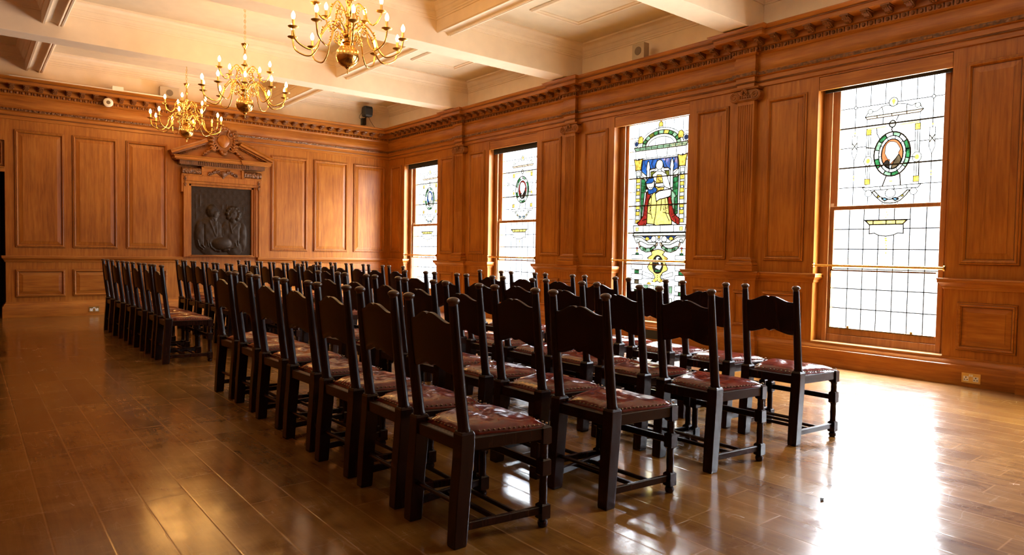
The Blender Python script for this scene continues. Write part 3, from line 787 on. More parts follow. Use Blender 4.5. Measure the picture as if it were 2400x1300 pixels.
    for s in (-0.05, 0.08, 0.2): st.line([(s, 1.83), (s - 0.01, 1.864)], 0.0025)
    for s in (-0.170, 0.256): st.poly(st.ell((s, 1.798), 0.034, 0.034, 12), 'white', 0.0022)
    sw = [(-0.136, 1.81), (-0.10, 1.765), (-0.05, 1.718), (-0.01, 1.695), (0.043, 1.69), (0.095, 1.695), (0.14, 1.716), (0.19, 1.765), (0.224, 1.812), (0.20, 1.815), (0.15, 1.765), (0.10, 1.735), (0.043, 1.728), (-0.01, 1.735), (-0.06, 1.765), (-0.11, 1.82)]
    st.poly(sw, 'tint', 0.0035)
    for s, z in ((-0.008, 1.731), (0.092, 1.729)): st.poly([(s - 0.03, z + 0.008), (s, z + 0.016), (s + 0.03, z), (s, z - 0.016)], 'pblue', 0.004)
    st.poly(st.ell((0.043, 1.79), 0.05, 0.045, 12), 'white', 0.0025)
    for s in (-0.07, 0.155): st.poly(st.ell((s, 1.762), 0.012, 0.01, 6), 'gold', 0.003)
    st.poly([(0.03, 1.90), (0.055, 1.90), (0.06, 1.925), (0.045, 1.915), (0.025, 1.925)], 'yellow', 0)
    st.line([(0.0, 1.97), (-0.035, 1.868)], 0.004); st.line([(0.125, 1.985), (0.135, 1.868)], 0.004)
    st.line([(-0.11, 2.25), (-0.206, 2.27)], 0.004); st.line([(0.205, 2.285), (0.258, 2.29)], 0.003)
    st.line([(-0.07, 2.33), (-0.105, 2.40), (-0.11, 2.455)], 0.003); st.line([(0.21, 2.14), (0.258, 2.13)], 0.003)

def portrait_lower(st):
    s0, s1, z0, z1 = -0.487, 0.543, 0.40, 1.634
    base_pane(st, s0, s1, z0, z1)
    V = [-0.334, -0.187, -0.040, 0.106, 0.252, 0.397]
    for i, s in enumerate(V):
        if i in (2, 3): st.line([(s, z0), (s, 1.365)], 0.003); st.line([(s, 1.522), (s, z1)], 0.003)
        else: st.line([(s, z0), (s, z1)], 0.003)
    for z in (1.433, 1.225, 1.02, 0.813, 0.606):
        if z == 1.433: st.line([(s0, z), (-0.13, z)], 0.0035); st.line([(0.19, z), (s1, z)], 0.0035)
        else: st.line([(s0, z), (s1, z)], 0.0035)
    st.line([(-0.187, 1.522), (0.252, 1.521)], 0.0035)
    st.poly([(-0.17, 1.518), (0.227, 1.518), (0.188, 1.476), (-0.13, 1.476)], 'yellow', 0.0045)
    for s in (-0.095, 0.03, 0.12): st.line([(s, 1.476), (s, 1.52)], 0.0035)
    st.poly([(-0.13, 1.474), (0.191, 1.474), (0.194, 1.384), (0.145, 1.390), (0.099, 1.369), (0.031, 1.358), (-0.039, 1.368), (-0.078, 1.389), (-0.13, 1.382)], 'white', 0.0035)
    for z in (1.335, 1.315, 1.29, 1.262, 1.235, 1.19): st.poly(st.ell((0.034 + 0.004 * ((z * 1000) % 3 - 1), z), 0.007 if z < 1.3 else 0.014, 0.011, 6), 'gold', 0)
    for s, z in ((0.03, 1.60), (0.04, 1.57), (0.025, 1.545)): st.poly(st.ell((s, z), 0.006, 0.008, 6), 'gold', 0)

def figure_window(st):
    s0, s1, z0, z1 = -0.505, 0.50, 0.40, 2.912
    base_pane(st, s0, s1, z0, z1)
    V = [-0.349, -0.197, -0.052, 0.093, 0.238, 0.384]
    for s in V: st.line([(s, 2.74), (s, z1)], 0.0025)
    for z in (2.735, 2.551, 2.368, 2.178, 1.993, 1.80, 1.624, 1.43, 1.219, 1.02, 0.81, 0.61):
        w = 0.006 if z in (2.178, 1.80, 1.43) else 0.003
        if w > 0.004: st.line([(s0, z), (s1, z)], w)
        elif z == 2.735: st.line([(s0, z), (-0.33, z)], w); st.line([(0.41, z), (s1, z)], w)
        elif z > 1.3: st.line([(s0, z), (-0.40, z)], w); st.line([(0.44, z), (s1, z)], w)
        else: st.line([(s0, z), (s1, z)], w)
    c = (0.03, 2.59)
    def arc(rx, rz, n=12): return [(c[0] + rx * math.cos(PI - PI * i / n), c[1] + rz * math.sin(PI * i / n)) for i in range(n + 1)]
    st.poly(arc(0.365, 0.235) + arc(0.325, 0.205)[::-1], 'white', 0.003)
    a0, a1 = arc(0.325, 0.205, 22), arc(0.265, 0.155, 22)
    cc = ['pgreen', 'green', 'pgreen', 'olive', 'green', 'pgreen', 'gold', 'green', 'pgreen', 'green', 'pgreen']
    for i in range(11): st.poly(a0[2 * i:2 * i + 3] + a1[2 * i:2 * i + 3][::-1], cc[i], 0.004)
    st.poly(arc(0.262, 0.153) + arc(0.22, 0.118)[::-1], 'tint', 0.003)
    for s in (-0.06, 0.11): st.line([(s, 2.6), (s, 2.70)], 0.003)
    for s, cl in ((-0.394, 'navy'), (0.435, 'navy')):
        st.poly(st.ell((s, 2.652), 0.048, 0.048, 14), 'white', 0.003); st.poly(st.ell((s, 2.652), 0.029, 0.029, 10), 'blue', 0.004); st.poly(st.ell((s, 2.652), 0.012, 0.012, 8), 'navy', 0.003)
    for s, t in ((-0.318, -1), (0.353, 1)): st.poly([(s - 0.04, 2.655), (s + 0.035, 2.655), (s + 0.045, 2.72), (s + 0.01, 2.752), (s - 0.03, 2.745), (s - 0.05, 2.70)], 'gold', 0.0035)
    st.poly(st.ell((0.022, 2.868), 0.035, 0.042, 12), 'gold', 0.003); st.poly([(-0.02, 2.825), (0.065, 2.825), (0.055, 2.845), (-0.01, 2.845)], 'tint', 0.0025)
    # cornice and frieze blocks
    st.poly([(-0.428, 2.598), (0.479, 2.598), (0.438, 2.548), (-0.398, 2.552)], 'pgreen', 0.0045)
    for i in range(8): st.line([(-0.33 + 0.1 * i, 2.55), (-0.33 + 0.1 * i, 2.596)], 0.003)
    st.line([(-0.41, 2.575), (0.46, 2.575)], 0.0025)
    st.poly([(-0.405, 2.55), (0.438, 2.546), (0.436, 2.43), (-0.402, 2.446)], 'white', 0.003)
    for s in (-0.24, -0.05, 0.14, 0.29): st.line([(s, 2.548), (s + (0.03 if s < 0 else -0.01), 2.435)], 0.003)
    # capitals and columns
    for s, sg in ((-0.348, 1), (0.388, 1)):
        st.poly([(s - 0.076, 2.445), (s - 0.03, 2.43), (s + 0.03, 2.43), (s + 0.078, 2.445), (s + 0.055, 2.36), (s + 0.05, 2.29), (s - 0.05, 2.29), (s - 0.055, 2.36)], 'gold', 0.0045)
        st.poly(st.ell((s, 2.435), 0.014, 0.012, 8), 'navy', 0.003)
        for a, b in ((-0.055, -0.036), (0.036, 0.052)): st.poly(rect(s + a, s + b, 1.56, 2.285), 'white', 0.0028)
        z = 2.27; kk = 0
        for h, cl in ((0.06, 'tint'), (0.035, 'navy'), (0.055, 'gold'), (0.03, 'tint'), (0.05, 'gold'), (0.035, 'navy'), (0.055, 'gold'), (0.05, 'tint'), (0.04, 'gold'), (0.055, 'white'), (0.05, 'gold'), (0.03, 'navy'), (0.055, 'gold'), (0.06, 'tint'), (0.05, 'gold')):
            st.poly(rect(s - 0.034, s + 0.034, z - h, z), cl if cl != 'navy' else 'tint', 0.003)
            if cl == 'navy':
                for q in (-0.022, 0.022): st.poly(st.ell((s + q, z - h / 2), 0.009, 0.012, 6), 'navy', 0)
            z -= h
    # niche: blue, olive, green hangings
    st.poly([(-0.275, 2.423), (0.312, 2.415), (0.325, 2.27), (0.242, 2.235), (0.20, 2.25), (0.17, 2.285), (0.085, 2.295), (0.083, 2.34), (0.05, 2.392), (-0.01, 2.392), (-0.045, 2.35), (-0.05, 2.295), (-0.13, 2.29), (-0.205, 2.21), (-0.291, 2.275)], 'blue', 0.0045)
    for q in (((-0.25, 2.42), (-0.23, 2.33)), ((-0.1, 2.42), (-0.12, 2.36), (-0.09, 2.3)), ((0.12, 2.415), (0.10, 2.36), (0.14, 2.30)), ((0.27, 2.415), (0.25, 2.34)), ((-0.03, 2.418), (-0.03, 2.385)), ((0.18, 2.415), (0.19, 2.36))): st.line(list(q), 0.0035)
    st.poly([(-0.125, 2.285), (-0.05, 2.288), (-0.06, 2.265), (-0.13, 2.255)], 'white', 0.003); st.poly([(0.085, 2.285), (0.17, 2.28), (0.175, 2.25), (0.09, 2.255)], 'white', 0.003)
    st.poly([(-0.133, 2.251), (-0.04, 2.251), (-0.098, 2.205), (-0.12, 2.181), (-0.131, 2.181)], 'olive', 0.004); st.poly([(0.10, 2.248), (0.177, 2.246), (0.18, 2.179), (0.15, 2.181), (0.13, 2.21)], 'olive', 0.004)
    st.poly([(-0.29, 2.268), (-0.205, 2.205), (-0.2, 2.16), (-0.29, 2.21)], 'tint', 0.0035); st.poly([(0.33, 2.265), (0.25, 2.2), (0.25, 2.15), (0.335, 2.205)], 'tint', 0.0035)
    for pts in ([(-0.29, 2.17), (-0.22, 2.156), (-0.205, 2.05), (-0.22, 1.9), (-0.25, 1.60), (-0.285, 1.58), (-0.295, 1.9)], [(0.25, 2.15), (0.335, 2.165), (0.33, 1.9), (0.33, 1.68), (0.29, 1.66), (0.262, 1.85), (0.245, 2.0)]):
        st.poly(pts, 'green', 0.0045)
    for z in (2.08, 1.99, 1.9, 1.78, 1.70): st.line([(-0.295, z), (-0.22, z - 0.02)], 0.003); st.line([(0.255, z), (0.333, z + 0.015)], 0.003)
    # throne posts
    for s, sg in ((-0.172, -1), (0.224, 1)):
        st.poly([(s - 0.03, 2.29), (s - 0.025, 2.33), (s - 0.012, 2.39), (s + 0.008, 2.402), (s + 0.018, 2.37), (s + 0.03, 2.31), (s + 0.022, 2.27), (s + 0.024, 2.02), (s - 0.024, 2.02), (s - 0.022, 2.27)], 'white', 0.0045)
    st.poly([(0.215, 2.0), (0.275, 1.94), (0.30, 1.90), (0.27, 1.885), (0.275, 1.60), (0.235, 1.60), (0.225, 1.9)], 'pgreen', 0.004)
    st.poly([(-0.225, 1.99), (-0.2, 1.98), (-0.215, 1.80), (-0.235, 1.62), (-0.35, 1.566), (-0.275, 1.615), (-0.245, 1.80)], 'white', 0.0045)
    # red mantle
    st.poly([(-0.186, 1.994), (-0.12, 1.95), (-0.155, 1.853), (-0.17, 1.70), (-0.175, 1.60), (-0.178, 1.555), (-0.215, 1.52), (-0.256, 1.512), (-0.31, 1.53), (-0.352, 1.563), (-0.30, 1.60), (-0.245, 1.66), (-0.225, 1.80), (-0.205, 1.9)], 'red', 0.005)
    st.poly([(0.165, 1.90), (0.22, 1.897), (0.245, 1.78), (0.275, 1.68), (0.366, 1.61), (0.363, 1.527), (0.302, 1.553), (0.23, 1.60), (0.195, 1.68), (0.18, 1.80)], 'red', 0.005)
    for q in (((-0.205, 1.80), (-0.165, 1.79)), ((-0.26, 1.60), (-0.18, 1.62)), ((-0.25, 1.515), (-0.22, 1.57)), ((0.2, 1.79), (0.245, 1.785)), ((0.24, 1.63), (0.30, 1.66)), ((0.302, 1.555), (0.30, 1.61))): st.line(list(q), 0.004)
    # gown, bodice, arms, head
    st.poly([(-0.055, 2.0), (0.10, 1.99), (0.16, 1.89), (0.182, 1.80), (0.195, 1.68), (0.242, 1.58), (0.242, 1.535), (0.055, 1.536), (-0.008, 1.522), (-0.047, 1.542), (-0.178, 1.556), (-0.172, 1.70), (-0.164, 1.80), (-0.15, 1.87)], 'yellow', 0.005)
    for q in (((-0.11, 1.93), (-0.12, 1.72), (-0.09, 1.62)), ((-0.02, 1.86), (-0.03, 1.70), (-0.06, 1.545)), ((0.06, 1.88), (0.05, 1.72)), ((0.12, 1.88), (0.13, 1.70), (0.20, 1.58)), ((-0.17, 1.70), (-0.11, 1.68)), ((0.09, 1.70), (0.19, 1.68))): st.line(list(q), 0.004)
    for a, b in (((-0.15, 1.84), (-0.115, 1.66)), ((0.09, 1.84), (0.17, 1.70))):
        for i in range(12):
            t = random.random(); u = random.random()
            st.poly(st.ell((a[0] + (b[0] - a[0]) * u, a[1] + (b[1] - a[1]) * t), 0.008, 0.012, 5), 'brown', 0)
    st.poly([(-0.019, 2.257), (-0.098, 2.211), (-0.085, 2.15), (-0.03, 2.10), (-0.024, 2.205), (0.056, 2.199), (0.075, 2.095), (0.10, 2.05), (0.15, 2.02), (0.217, 2.001), (0.18, 2.10), (0.14, 2.202), (0.061, 2.25)], 'white', 0.0045)
    st.poly([(-0.024, 2.205), (0.056, 2.199), (0.078, 2.093), (-0.041, 2.096)], 'gold', 0.004)
    for i in range(9): st.poly(st.ell((random.uniform(-0.025, 0.06), random.uniform(2.11, 2.19)), 0.007, 0.009, 5), 'brown', 0)
    st.poly([(-0.045, 2.09), (0.08, 2.09), (0.10, 2.05), (0.0, 2.04), (-0.045, 2.055)], 'white', 0.004)
    st.poly([(-0.045, 2.05), (0.02, 2.03), (0.10, 2.035), (0.09, 2.0), (-0.05, 1.985), (-0.06, 2.0)], 'gold', 0.004)
    st.poly(st.ell((0.018, 2.335), 0.062, 0.066, 16), 'tint', 0.0045); st.poly(st.ell((0.018, 2.325), 0.042, 0.055, 14), 'white', 0)
    st.poly([(0.0, 2.275), (0.04, 2.275), (0.05, 2.245), (-0.01, 2.25)], 'white', 0.003)
    st.poly([(-0.043, 1.953), (0.02, 1.985), (0.12, 1.996), (0.223, 2.0), (0.218, 1.92), (0.19, 1.90), (0.098, 1.883), (0.03, 1.875), (-0.02, 1.847)], 'white', 0.0055)
    # small blue shield with a pale beast
    st.poly([(-0.217, 2.113), (-0.185, 2.15), (-0.164, 2.173), (-0.12, 2.165), (-0.083, 2.172), (-0.061, 2.113), (-0.05, 2.04), (-0.012, 2.015), (-0.03, 1.975), (-0.09, 1.956), (-0.158, 1.949), (-0.17, 2.0), (-0.188, 2.058)], 'blue', 0.0045)
    st.poly([(-0.215, 2.113), (-0.19, 2.095), (-0.135, 2.097), (-0.10, 2.10), (-0.062, 2.134), (-0.066, 2.05), (-0.105, 2.012), (-0.15, 2.015), (-0.188, 2.058)], 'white', 0.0045)
    st.line([(-0.16, 2.05), (-0.125, 2.035), (-0.09, 2.05)], 0.004)
    # dais
    st.poly([(-0.412, 1.53), (0.47, 1.53), (0.455, 1.435), (-0.402, 1.438)], 'white', 0.0045)
    for s in (-0.24, -0.14, 0.05, 0.27): st.line([(s, 1.435), (s, 1.528)], 0.003)
    for s in (-0.35, 0.39): st.poly(rect(s - 0.025, s + 0.025, 1.455, 1.505), 'yellow', 0.002)
    st.poly([(-0.402, 1.432), (0.467, 1.43), (0.474, 1.389), (-0.421, 1.389)], 'tint', 0.005)
    # swags, garlands
    st.poly([(-0.26, 1.386), (-0.08, 1.386), (-0.10, 1.35), (-0.158, 1.328)], 'navy', 0.003); st.poly([(0.135, 1.386), (0.319, 1.385), (0.27, 1.345), (0.211, 1.326)], 'navy', 0.003)
    for sg in (-1, 1):
        q = lambda s: 0.033 + sg * s
        st.poly([(q(0.44), 1.376), (q(0.30), 1.369), (q(0.17), 1.297), (q(0.05), 1.307), (q(0.05), 1.266), (q(0.18), 1.266), (q(0.31), 1.318), (q(0.39), 1.29)], 'tint', 0.004)
        st.poly(st.ell((q(0.09), 1.345), 0.045, 0.042, 12), 'white', 0.004); st.poly(st.ell((q(0.20), 1.35), 0.035, 0.025, 10), 'gold', 0.003)
        st.poly(st.ell((q(0.36), 1.32), 0.022, 0.024, 10), 'white', 0.0035)
        st.poly([(q(0.012), 1.30), (q(0.035), 1.30), (q(0.06), 1.252), (q(0.03), 1.252)], 'peach', 0.004)
        st.poly([(q(0.36), 1.30), (q(0.34), 1.30), (q(0.315), 1.25), (q(0.335), 1.24)], 'peach', 0.004)
        st.poly([(q(0.045), 1.236), (q(0.13), 1.176), (q(0.21), 1.168), (q(0.29), 1.194), (q(0.33), 1.235), (q(0.30), 1.252), (q(0.21), 1.222), (q(0.14), 1.225), (q(0.075), 1.256)], 'pgreen', 0.0045)
        st.poly([(q(0.10), 1.21), (q(0.14), 1.185), (q(0.15), 1.215), (q(0.12), 1.225)], 'green', 0.003); st.poly([(q(0.22), 1.19), (q(0.27), 1.20), (q(0.27), 1.225), (q(0.22), 1.215)], 'green', 0.003)
        st.poly([(q(0.355), 1.225), (q(0.375), 1.235), (q(0.395), 1.225), (q(0.375), 1.205)], 'red', 0.003); st.poly([(q(0.36), 1.20), (q(0.39), 1.20), (q(0.375), 1.15)], 'gold', 0.002)
        st.poly([(q(0.345), 1.155), (q(0.40), 1.155), (q(0.40), 1.132), (q(0.345), 1.132)], 'green', 0.003)
        for za, zb in ((1.071, 1.131), (0.928, 1.004), (0.79, 0.868), (0.655, 0.733), (0.515, 0.60)):
            st.poly([(q(0.28), za), (q(0.465), za), (q(0.475), (za + zb) / 2), (q(0.465), zb), (q(0.28), zb), (q(0.27), (za + zb) / 2)], 'white', 0.003)
        for za, zb, cl in ((0.874, 0.92, 'green'), (0.738, 0.785, 'brown'), (0.605, 0.648, 'green')):
            st.poly(rect(min(q(0.335), q(0.41)), max(q(0.335), q(0.41)), za, zb), cl, 0.003)
    st.poly(st.ell((0.033, 1.345), 0.022, 0.016, 8), 'tint', 0.004); st.poly([(0.01, 1.386), (0.055, 1.386), (0.048, 1.355), (0.018, 1.355)], 'gold', 0.003)
    # cartouche with a white swan
    st.poly([(0.027, 1.206), (-0.03, 1.20), (-0.088, 1.174), (-0.074, 1.134), (-0.151, 1.092), (-0.12, 1.06), (-0.097, 1.041), (-0.147, 0.968), (-0.13, 0.94), (-0.106, 0.918), (-0.04, 0.879), (-0.013, 0.829), (-0.063, 0.776), (-0.02, 0.765), (0.028, 0.785), (0.07, 0.765), (0.103, 0.784), (0.076, 0.843), (0.112, 0.895), (0.186, 0.927), (0.195, 0.955), (0.146, 1.036), (0.194, 1.087), (0.105, 1.136), (0.141, 1.176), (0.09, 1.20)], 'yellow', 0.0045)
    for s, z in ((-0.10, 0.95), (0.15, 0.96), (-0.03, 0.785), (0.085, 0.79), (-0.1, 1.09), (0.15, 1.09)): st.poly(st.ell((s, z), 0.028, 0.024, 8), 'gold', 0)
    sw = [(0.05, 0.935), (0.02, 0.945), (-0.02, 0.958), (-0.005, 0.985), (0.02, 0.995), (0.045, 1.01), (0.03, 1.04), (0.0, 1.06), (-0.01, 1.085), (0.005, 1.105), (0.035, 1.107), (0.055, 1.092), (0.035, 1.09), (0.018, 1.085), (0.03, 1.065), (0.062, 1.04), (0.072, 1.01), (0.085, 0.985), (0.07, 0.955)]
    ov = st.ell((0.022, 1.005), 0.09, 0.122, 24)
    st.poly(ov, 'black', 0.004); st.poly(sw, 'white', 0)
    st.poly([(-0.04, 0.905), (0.085, 0.905), (0.07, 0.925), (0.045, 0.935), (0.02, 0.925), (-0.01, 0.935)], 'green', 0.003)
    for s0_, s1_ in ((-0.238, -0.052), (0.273, 0.101)):
        st.poly([(s0_, 0.91), (s1_, 0.862), (s1_, 0.812), (s0_, 0.858)], 'white', 0.003)
    for s, z in ((0.02, 0.83), (0.02, 0.855), (0.02, 0.80)): st.poly(st.ell((s, z), 0.008, 0.008, 6), 'black', 0)
    for i in range(5):
        st.poly(rect(-0.21 + 0.10 * i, -0.13 + 0.10 * i, 0.63 + 0.02 * (i % 2), 0.72), 'tint' if i % 2 else 'pgreen', 0.003)
        st.poly(rect(-0.22 + 0.10 * i, -0.13 + 0.10 * i, 0.47, 0.56 + 0.02 * (i % 2)), 'pgreen' if i % 2 else 'tint', 0.003)
    st.poly([(-0.16, 0.73), (-0.08, 0.73), (-0.10, 0.757), (-0.12, 0.765), (-0.14, 0.757)], 'gold', 0.002); st.poly([(0.12, 0.73), (0.2, 0.73), (0.18, 0.757), (0.16, 0.765), (0.14, 0.757)], 'gold', 0.002)

def window(idx, kind, label, **kw):
    yc = WY[idx]; y0, y1 = yc - HALF, yc + HALF
    mb = MB()
    # box frame of the opening: jambs, head, sub-sill
    mb.box(0.125, WALL_T, y1 - 0.07, y1, SILL, HEAD); mb.box(0.125, WALL_T, y0, y0 + 0.07, SILL, HEAD)
    mb.box(0.125, WALL_T, y0 + 0.07, y1 - 0.07, SILL, 0.325); mb.box(0.125, WALL_T, y0 + 0.07, y1 - 0.07, 2.965, HEAD)
    mb.box(0.112, 0.126, y1 - 0.10, y1 - 0.055, SILL, HEAD - 0.01); mb.box(0.112, 0.126, y0 + 0.055, y0 + 0.10, SILL, HEAD - 0.01)
    root = tag(mb.build('window_%d' % (idx + 1), M['oak_sash'], bevel=0.003), label, 'window', kind='structure')
    # sill board, catching the light
    mb = MB(); mb.box(-0.012, 0.126, y0 + 0.001, y1 - 0.001, SILL - 0.012, SILL + 0.004); mb.build('window_sill', M['oak_sill'], root, bevel=0.003)
    # pelmet board at the head with the dark roller blind behind it
    mb = MB(); mb.box(0.004, 0.03, y0 + 0.004, y1 - 0.004, 2.888, HEAD - 0.004); mb.build('pelmet', M['oak_y'], root, bevel=0.002)
    mb = MB(); mb.tube([(0.078, y0 + 0.03, 2.955), (0.078, y1 - 0.03, 2.955)], 0.036, 14); mb.box(0.074, 0.082, y0 + 0.035, y1 - 0.035, 2.90 - kw.get('blind', 0.0), 2.955)
    mb.build('roller_blind', M['blind'], root)
    if kind == 'plain':
        m2 = MB(); m2.box(0.14, 0.20, y0 + 0.07, yc - 0.51, 0.325, 2.965); m2.box(0.14, 0.20, yc + 0.51, y1 - 0.07, 0.325, 2.965); m2.box(0.14, 0.20, yc - 0.51, yc + 0.51, 1.64, 1.68)
        m2.box(0.14, 0.20, yc - 0.51, yc + 0.51, 0.325, 0.40); m2.box(0.14, 0.20, yc - 0.51, yc + 0.51, 2.912, 2.965)
        fr = m2.build('sash', M['oak_sash'], root)
        st = Stained(yc, 0.17); base_pane(st, -0.51, 0.51, 0.40, 2.912)
        for k in range(1, 7): st.line([(-0.51 + 0.146 * k, 0.40), (-0.51 + 0.146 * k, 2.912)], 0.003)
        for k in range(1, 12): st.line([(-0.51, 0.40 + 0.205 * k), (0.51, 0.40 + 0.205 * k)], 0.003)
        st.done(fr)
    elif kind == 'portrait':
        def sash(x, zb, zt, st_w, rb, rt, gl_s0, gl_s1, name):
            m2 = MB(); a0, a1 = yc - gl_s1, yc - gl_s0
            m2.box(x - 0.022, x + 0.022, y0 + 0.07, a0, zb, zt); m2.box(x - 0.022, x + 0.022, a1, y1 - 0.07, zb, zt)
            m2.box(x - 0.022, x + 0.022, a0, a1, zb, zb + rb); m2.box(x - 0.022, x + 0.022, a0, a1, zt - rt, zt)
            return m2.build(name, M['oak_sash'], root, bevel=0.003)
        up = sash(GLASS_U, 1.64, 2.965, 0.06, 0.04, 0.053, -0.475, 0.515, 'upper_sash')
        lo = sash(GLASS_L, 0.325, 1.675, 0.06, 0.075, 0.041, -0.487, 0.543, 'lower_sash')
        st = Stained(yc, GLASS_U); portrait_upper(st, kw['field'], kw['coat'], kw['hair'])
        st.done(up)
        st = Stained(yc, GLASS_L); portrait_lower(st); st.done(lo)
        # sash lifts at the bottom rail, little horn at the meeting rail
        mb = MB()
        for s in (-0.30, 0.31): mb.box(GLASS_L - 0.04, GLASS_L - 0.018, yc - s - 0.012, yc - s + 0.012, 0.395, 0.425)
        mb.build('sash_lift', M['brass_satin'], lo, bevel=0.003)
        mb = MB(); mb.box(GLASS_U - 0.03, GLASS_U - 0.002, y1 - 0.115, y1 - 0.085, 1.675, 1.71); mb.build('sash_horn', M['white'], lo, bevel=0.003)
        # brass-edged draught screen on the lower sash
        mb = MB(); xs = 0.120; a0, a1 = yc - 0.512, yc + 0.497
        mb.box(xs - 0.006, xs + 0.006, a0, a1, 0.995, 1.010); mb.box(xs - 0.006, xs + 0.006, a1 - 0.012, a1, 0.40, 1.01); mb.box(xs - 0.006, xs + 0.006, a0, a1, 0.39, 0.402)
        mb.build('brass_screen_edge', M['brass'], root)
    else:
        m2 = MB(); a0, a1 = yc - 0.50, yc + 0.505; x = GLASS_U
        m2.box(x - 0.03, x + 0.022, y0 + 0.07, a0, 0.325, 2.965); m2.box(x - 0.03, x + 0.022, a1, y1 - 0.07, 0.325, 2.965)
        m2.box(x - 0.03, x + 0.022, a0, a1, 0.325, 0.40); m2.box(x - 0.03, x + 0.022, a0, a1, 2.912, 2.965)
        fr = m2.build('sash', M['oak_sash'], root, bevel=0.003)
        st = Stained(yc, GLASS_U); figure_window(st); st.done(fr)
        mb = MB(); xs = 0.120
        mb.box(xs - 0.006, xs + 0.006, yc - 0.512, yc + 0.497, 0.995, 1.010); mb.build('brass_screen_edge', M['brass'], root)
    # bead chain at the right reveal
    mb = MB()
    for x in (0.086, 0.1):
        n = 60
        for k in range(n): mb.sphere((x, y0 + 0.018, 0.28 + (2.92 - 0.28) * k / n * 0.5), 0.0035, 5)
    mb.build('blind_chain', M['bead'], root)
    # brass safety rail across the opening
    r = MB(); r.tube([(0.0, y0 + 0.004, 1.052), (0.0, y1 - 0.004, 1.052)], 0.0135, 12)
    for yy, d in ((y0 + 0.004, 1), (y1 - 0.004, -1)): r.tube([(0.0, yy - d * 0.003, 1.052), (0.0, yy + d * 0.010, 1.052), (0.0, yy + d * 0.016, 1.052)], [0.026, 0.026, 0.016], 14)
    r.build('brass_rail', M['brass'], root, smooth=40)
    return root
window(0, 'portrait', 'stained window nearest the corner with a blue portrait oval', field='blue', coat='tint', hair='tint', blind=0.10)
window(1, 'portrait', 'stained window with a dark red portrait oval, second from the corner', field='red', coat='black', hair='white', blind=0.09)
window(2, 'figure', 'stained window with a seated figure in yellow gown and red mantle')
window(3, 'portrait', 'large stained window nearest the camera with an orange portrait oval', blind=0.035, field='orange', coat='brown', hair='white')

window(4, 'plain', 'unseen leaded clear window added beside the camera for daylight')  # out of view; added to bring daylight into the foreground

# ------------------------------------------------------------------ pedimented frame and bronze relief on the end wall
FC = -3.402
fr = empty('pedimented_frame', (FC, -0.002, 0.966))
tag(fr, 'carved oak frame with broken pediment around the bronze relief', 'frame')
def L3(a, z, h): return (a, -h, z - 0.966)
def ringframe(mb, outer, inner, h0, h1):
    n = len(outer)
    o0 = [L3(a, z, h0) for a, z in outer]; o1 = [L3(a, z, h1) for a, z in outer]; i1 = [L3(a, z, h1) for a, z in inner]; i0 = [L3(a, z, h0) for a, z in inner]
    vs = o0 + o1 + i1 + i0; fs = []
    for j in range(n):
        k = (j + 1) % n
        for r in range(3): fs.append((r * n + j, r * n + k, (r + 1) * n + k, (r + 1) * n + j))
    mb.add(vs, fs)
mb = MB()
J, E_, OP = 0.660, 0.692, 0.52
for sg in (-1, 1):
    for (a0, a1, h) in ((0.52, 0.56, 0.052), (0.56, 0.585, 0.075), (0.585, 0.64, 0.088), (0.64, J, 0.105)):
        mb.box(min(sg * a0, sg * a1), max(sg * a0, sg * a1), -h, 0, 0, 2.26 - 0.966)
    mb.box(min(sg * J, sg * E_), max(sg * J, sg * E_), -0.100, 0, 2.10 - 0.966, 2.414 - 0.966)
mb.box(-0.66, 0.66, -0.088, 0, 2.255 - 0.966, 2.30 - 0.966); mb.box(-0.66, 0.66, -0.105, 0, 2.30 - 0.966, 2.400 - 0.966)
mb.box(-0.585, 0.585, -0.052, 0, 2.215 - 0.966, 2.256 - 0.966)
mb.box(-E_, -0.34, -0.118, 0, 2.395 - 0.966, 2.418 - 0.966); mb.box(0.34, E_, -0.118, 0, 2.395 - 0.966, 2.418 - 0.966)
mb.build('architrave', M['oak_v'], fr, bevel=0.004)
mb = MB(); mb.box(-0.345, 0.345, -0.092, 0, 2.40 - 0.966, 2.57 - 0.966); mb.box(-0.365, -0.325, -0.118, 0, 2.40 - 0.966, 2.57 - 0.966); mb.box(0.325, 0.365, -0.118, 0, 2.40 - 0.966, 2.57 - 0.966); mb.box(-0.365, 0.365, -0.118, 0, 2.55 - 0.966, 2.575 - 0.966)
mb.build('frieze_panel', M['oak_x'], fr, bevel=0.003)
for sg in (-1, 1):
    mb = MB(); rings = []
    for a in (0.372, 0.68):
        rings.append([L3(sg * a, 2.475 + 0.058 * math.sin(t), 0.075 + 0.055 * math.cos(t)) for t in [PI * (-0.5 + k / 10) for k in range(11)]] + [L3(sg * a, 2.533, 0), L3(sg * a, 2.417, 0)])
    mb.loft(rings); mb.build('pulvinated_block', M['carved'], fr, smooth=40)
    mb = MB()
    for k, (da, dz, r) in enumerate(((0, 0, 0.02), (0.012, -0.03, 0.014), (-0.012, -0.03, 0.014), (0, -0.055, 0.013), (0, -0.085, 0.012), (0.01, -0.115, 0.014), (-0.01, -0.115, 0.014), (0, -0.14, 0.016))):
        mb.sphere(L3(sg * 0.632 + da, 2.36 + dz, 0.108), (r, 0.012, r * 1.1), 8)
    mb.build('carved_drop', M['carved_dark'], fr, smooth=60)
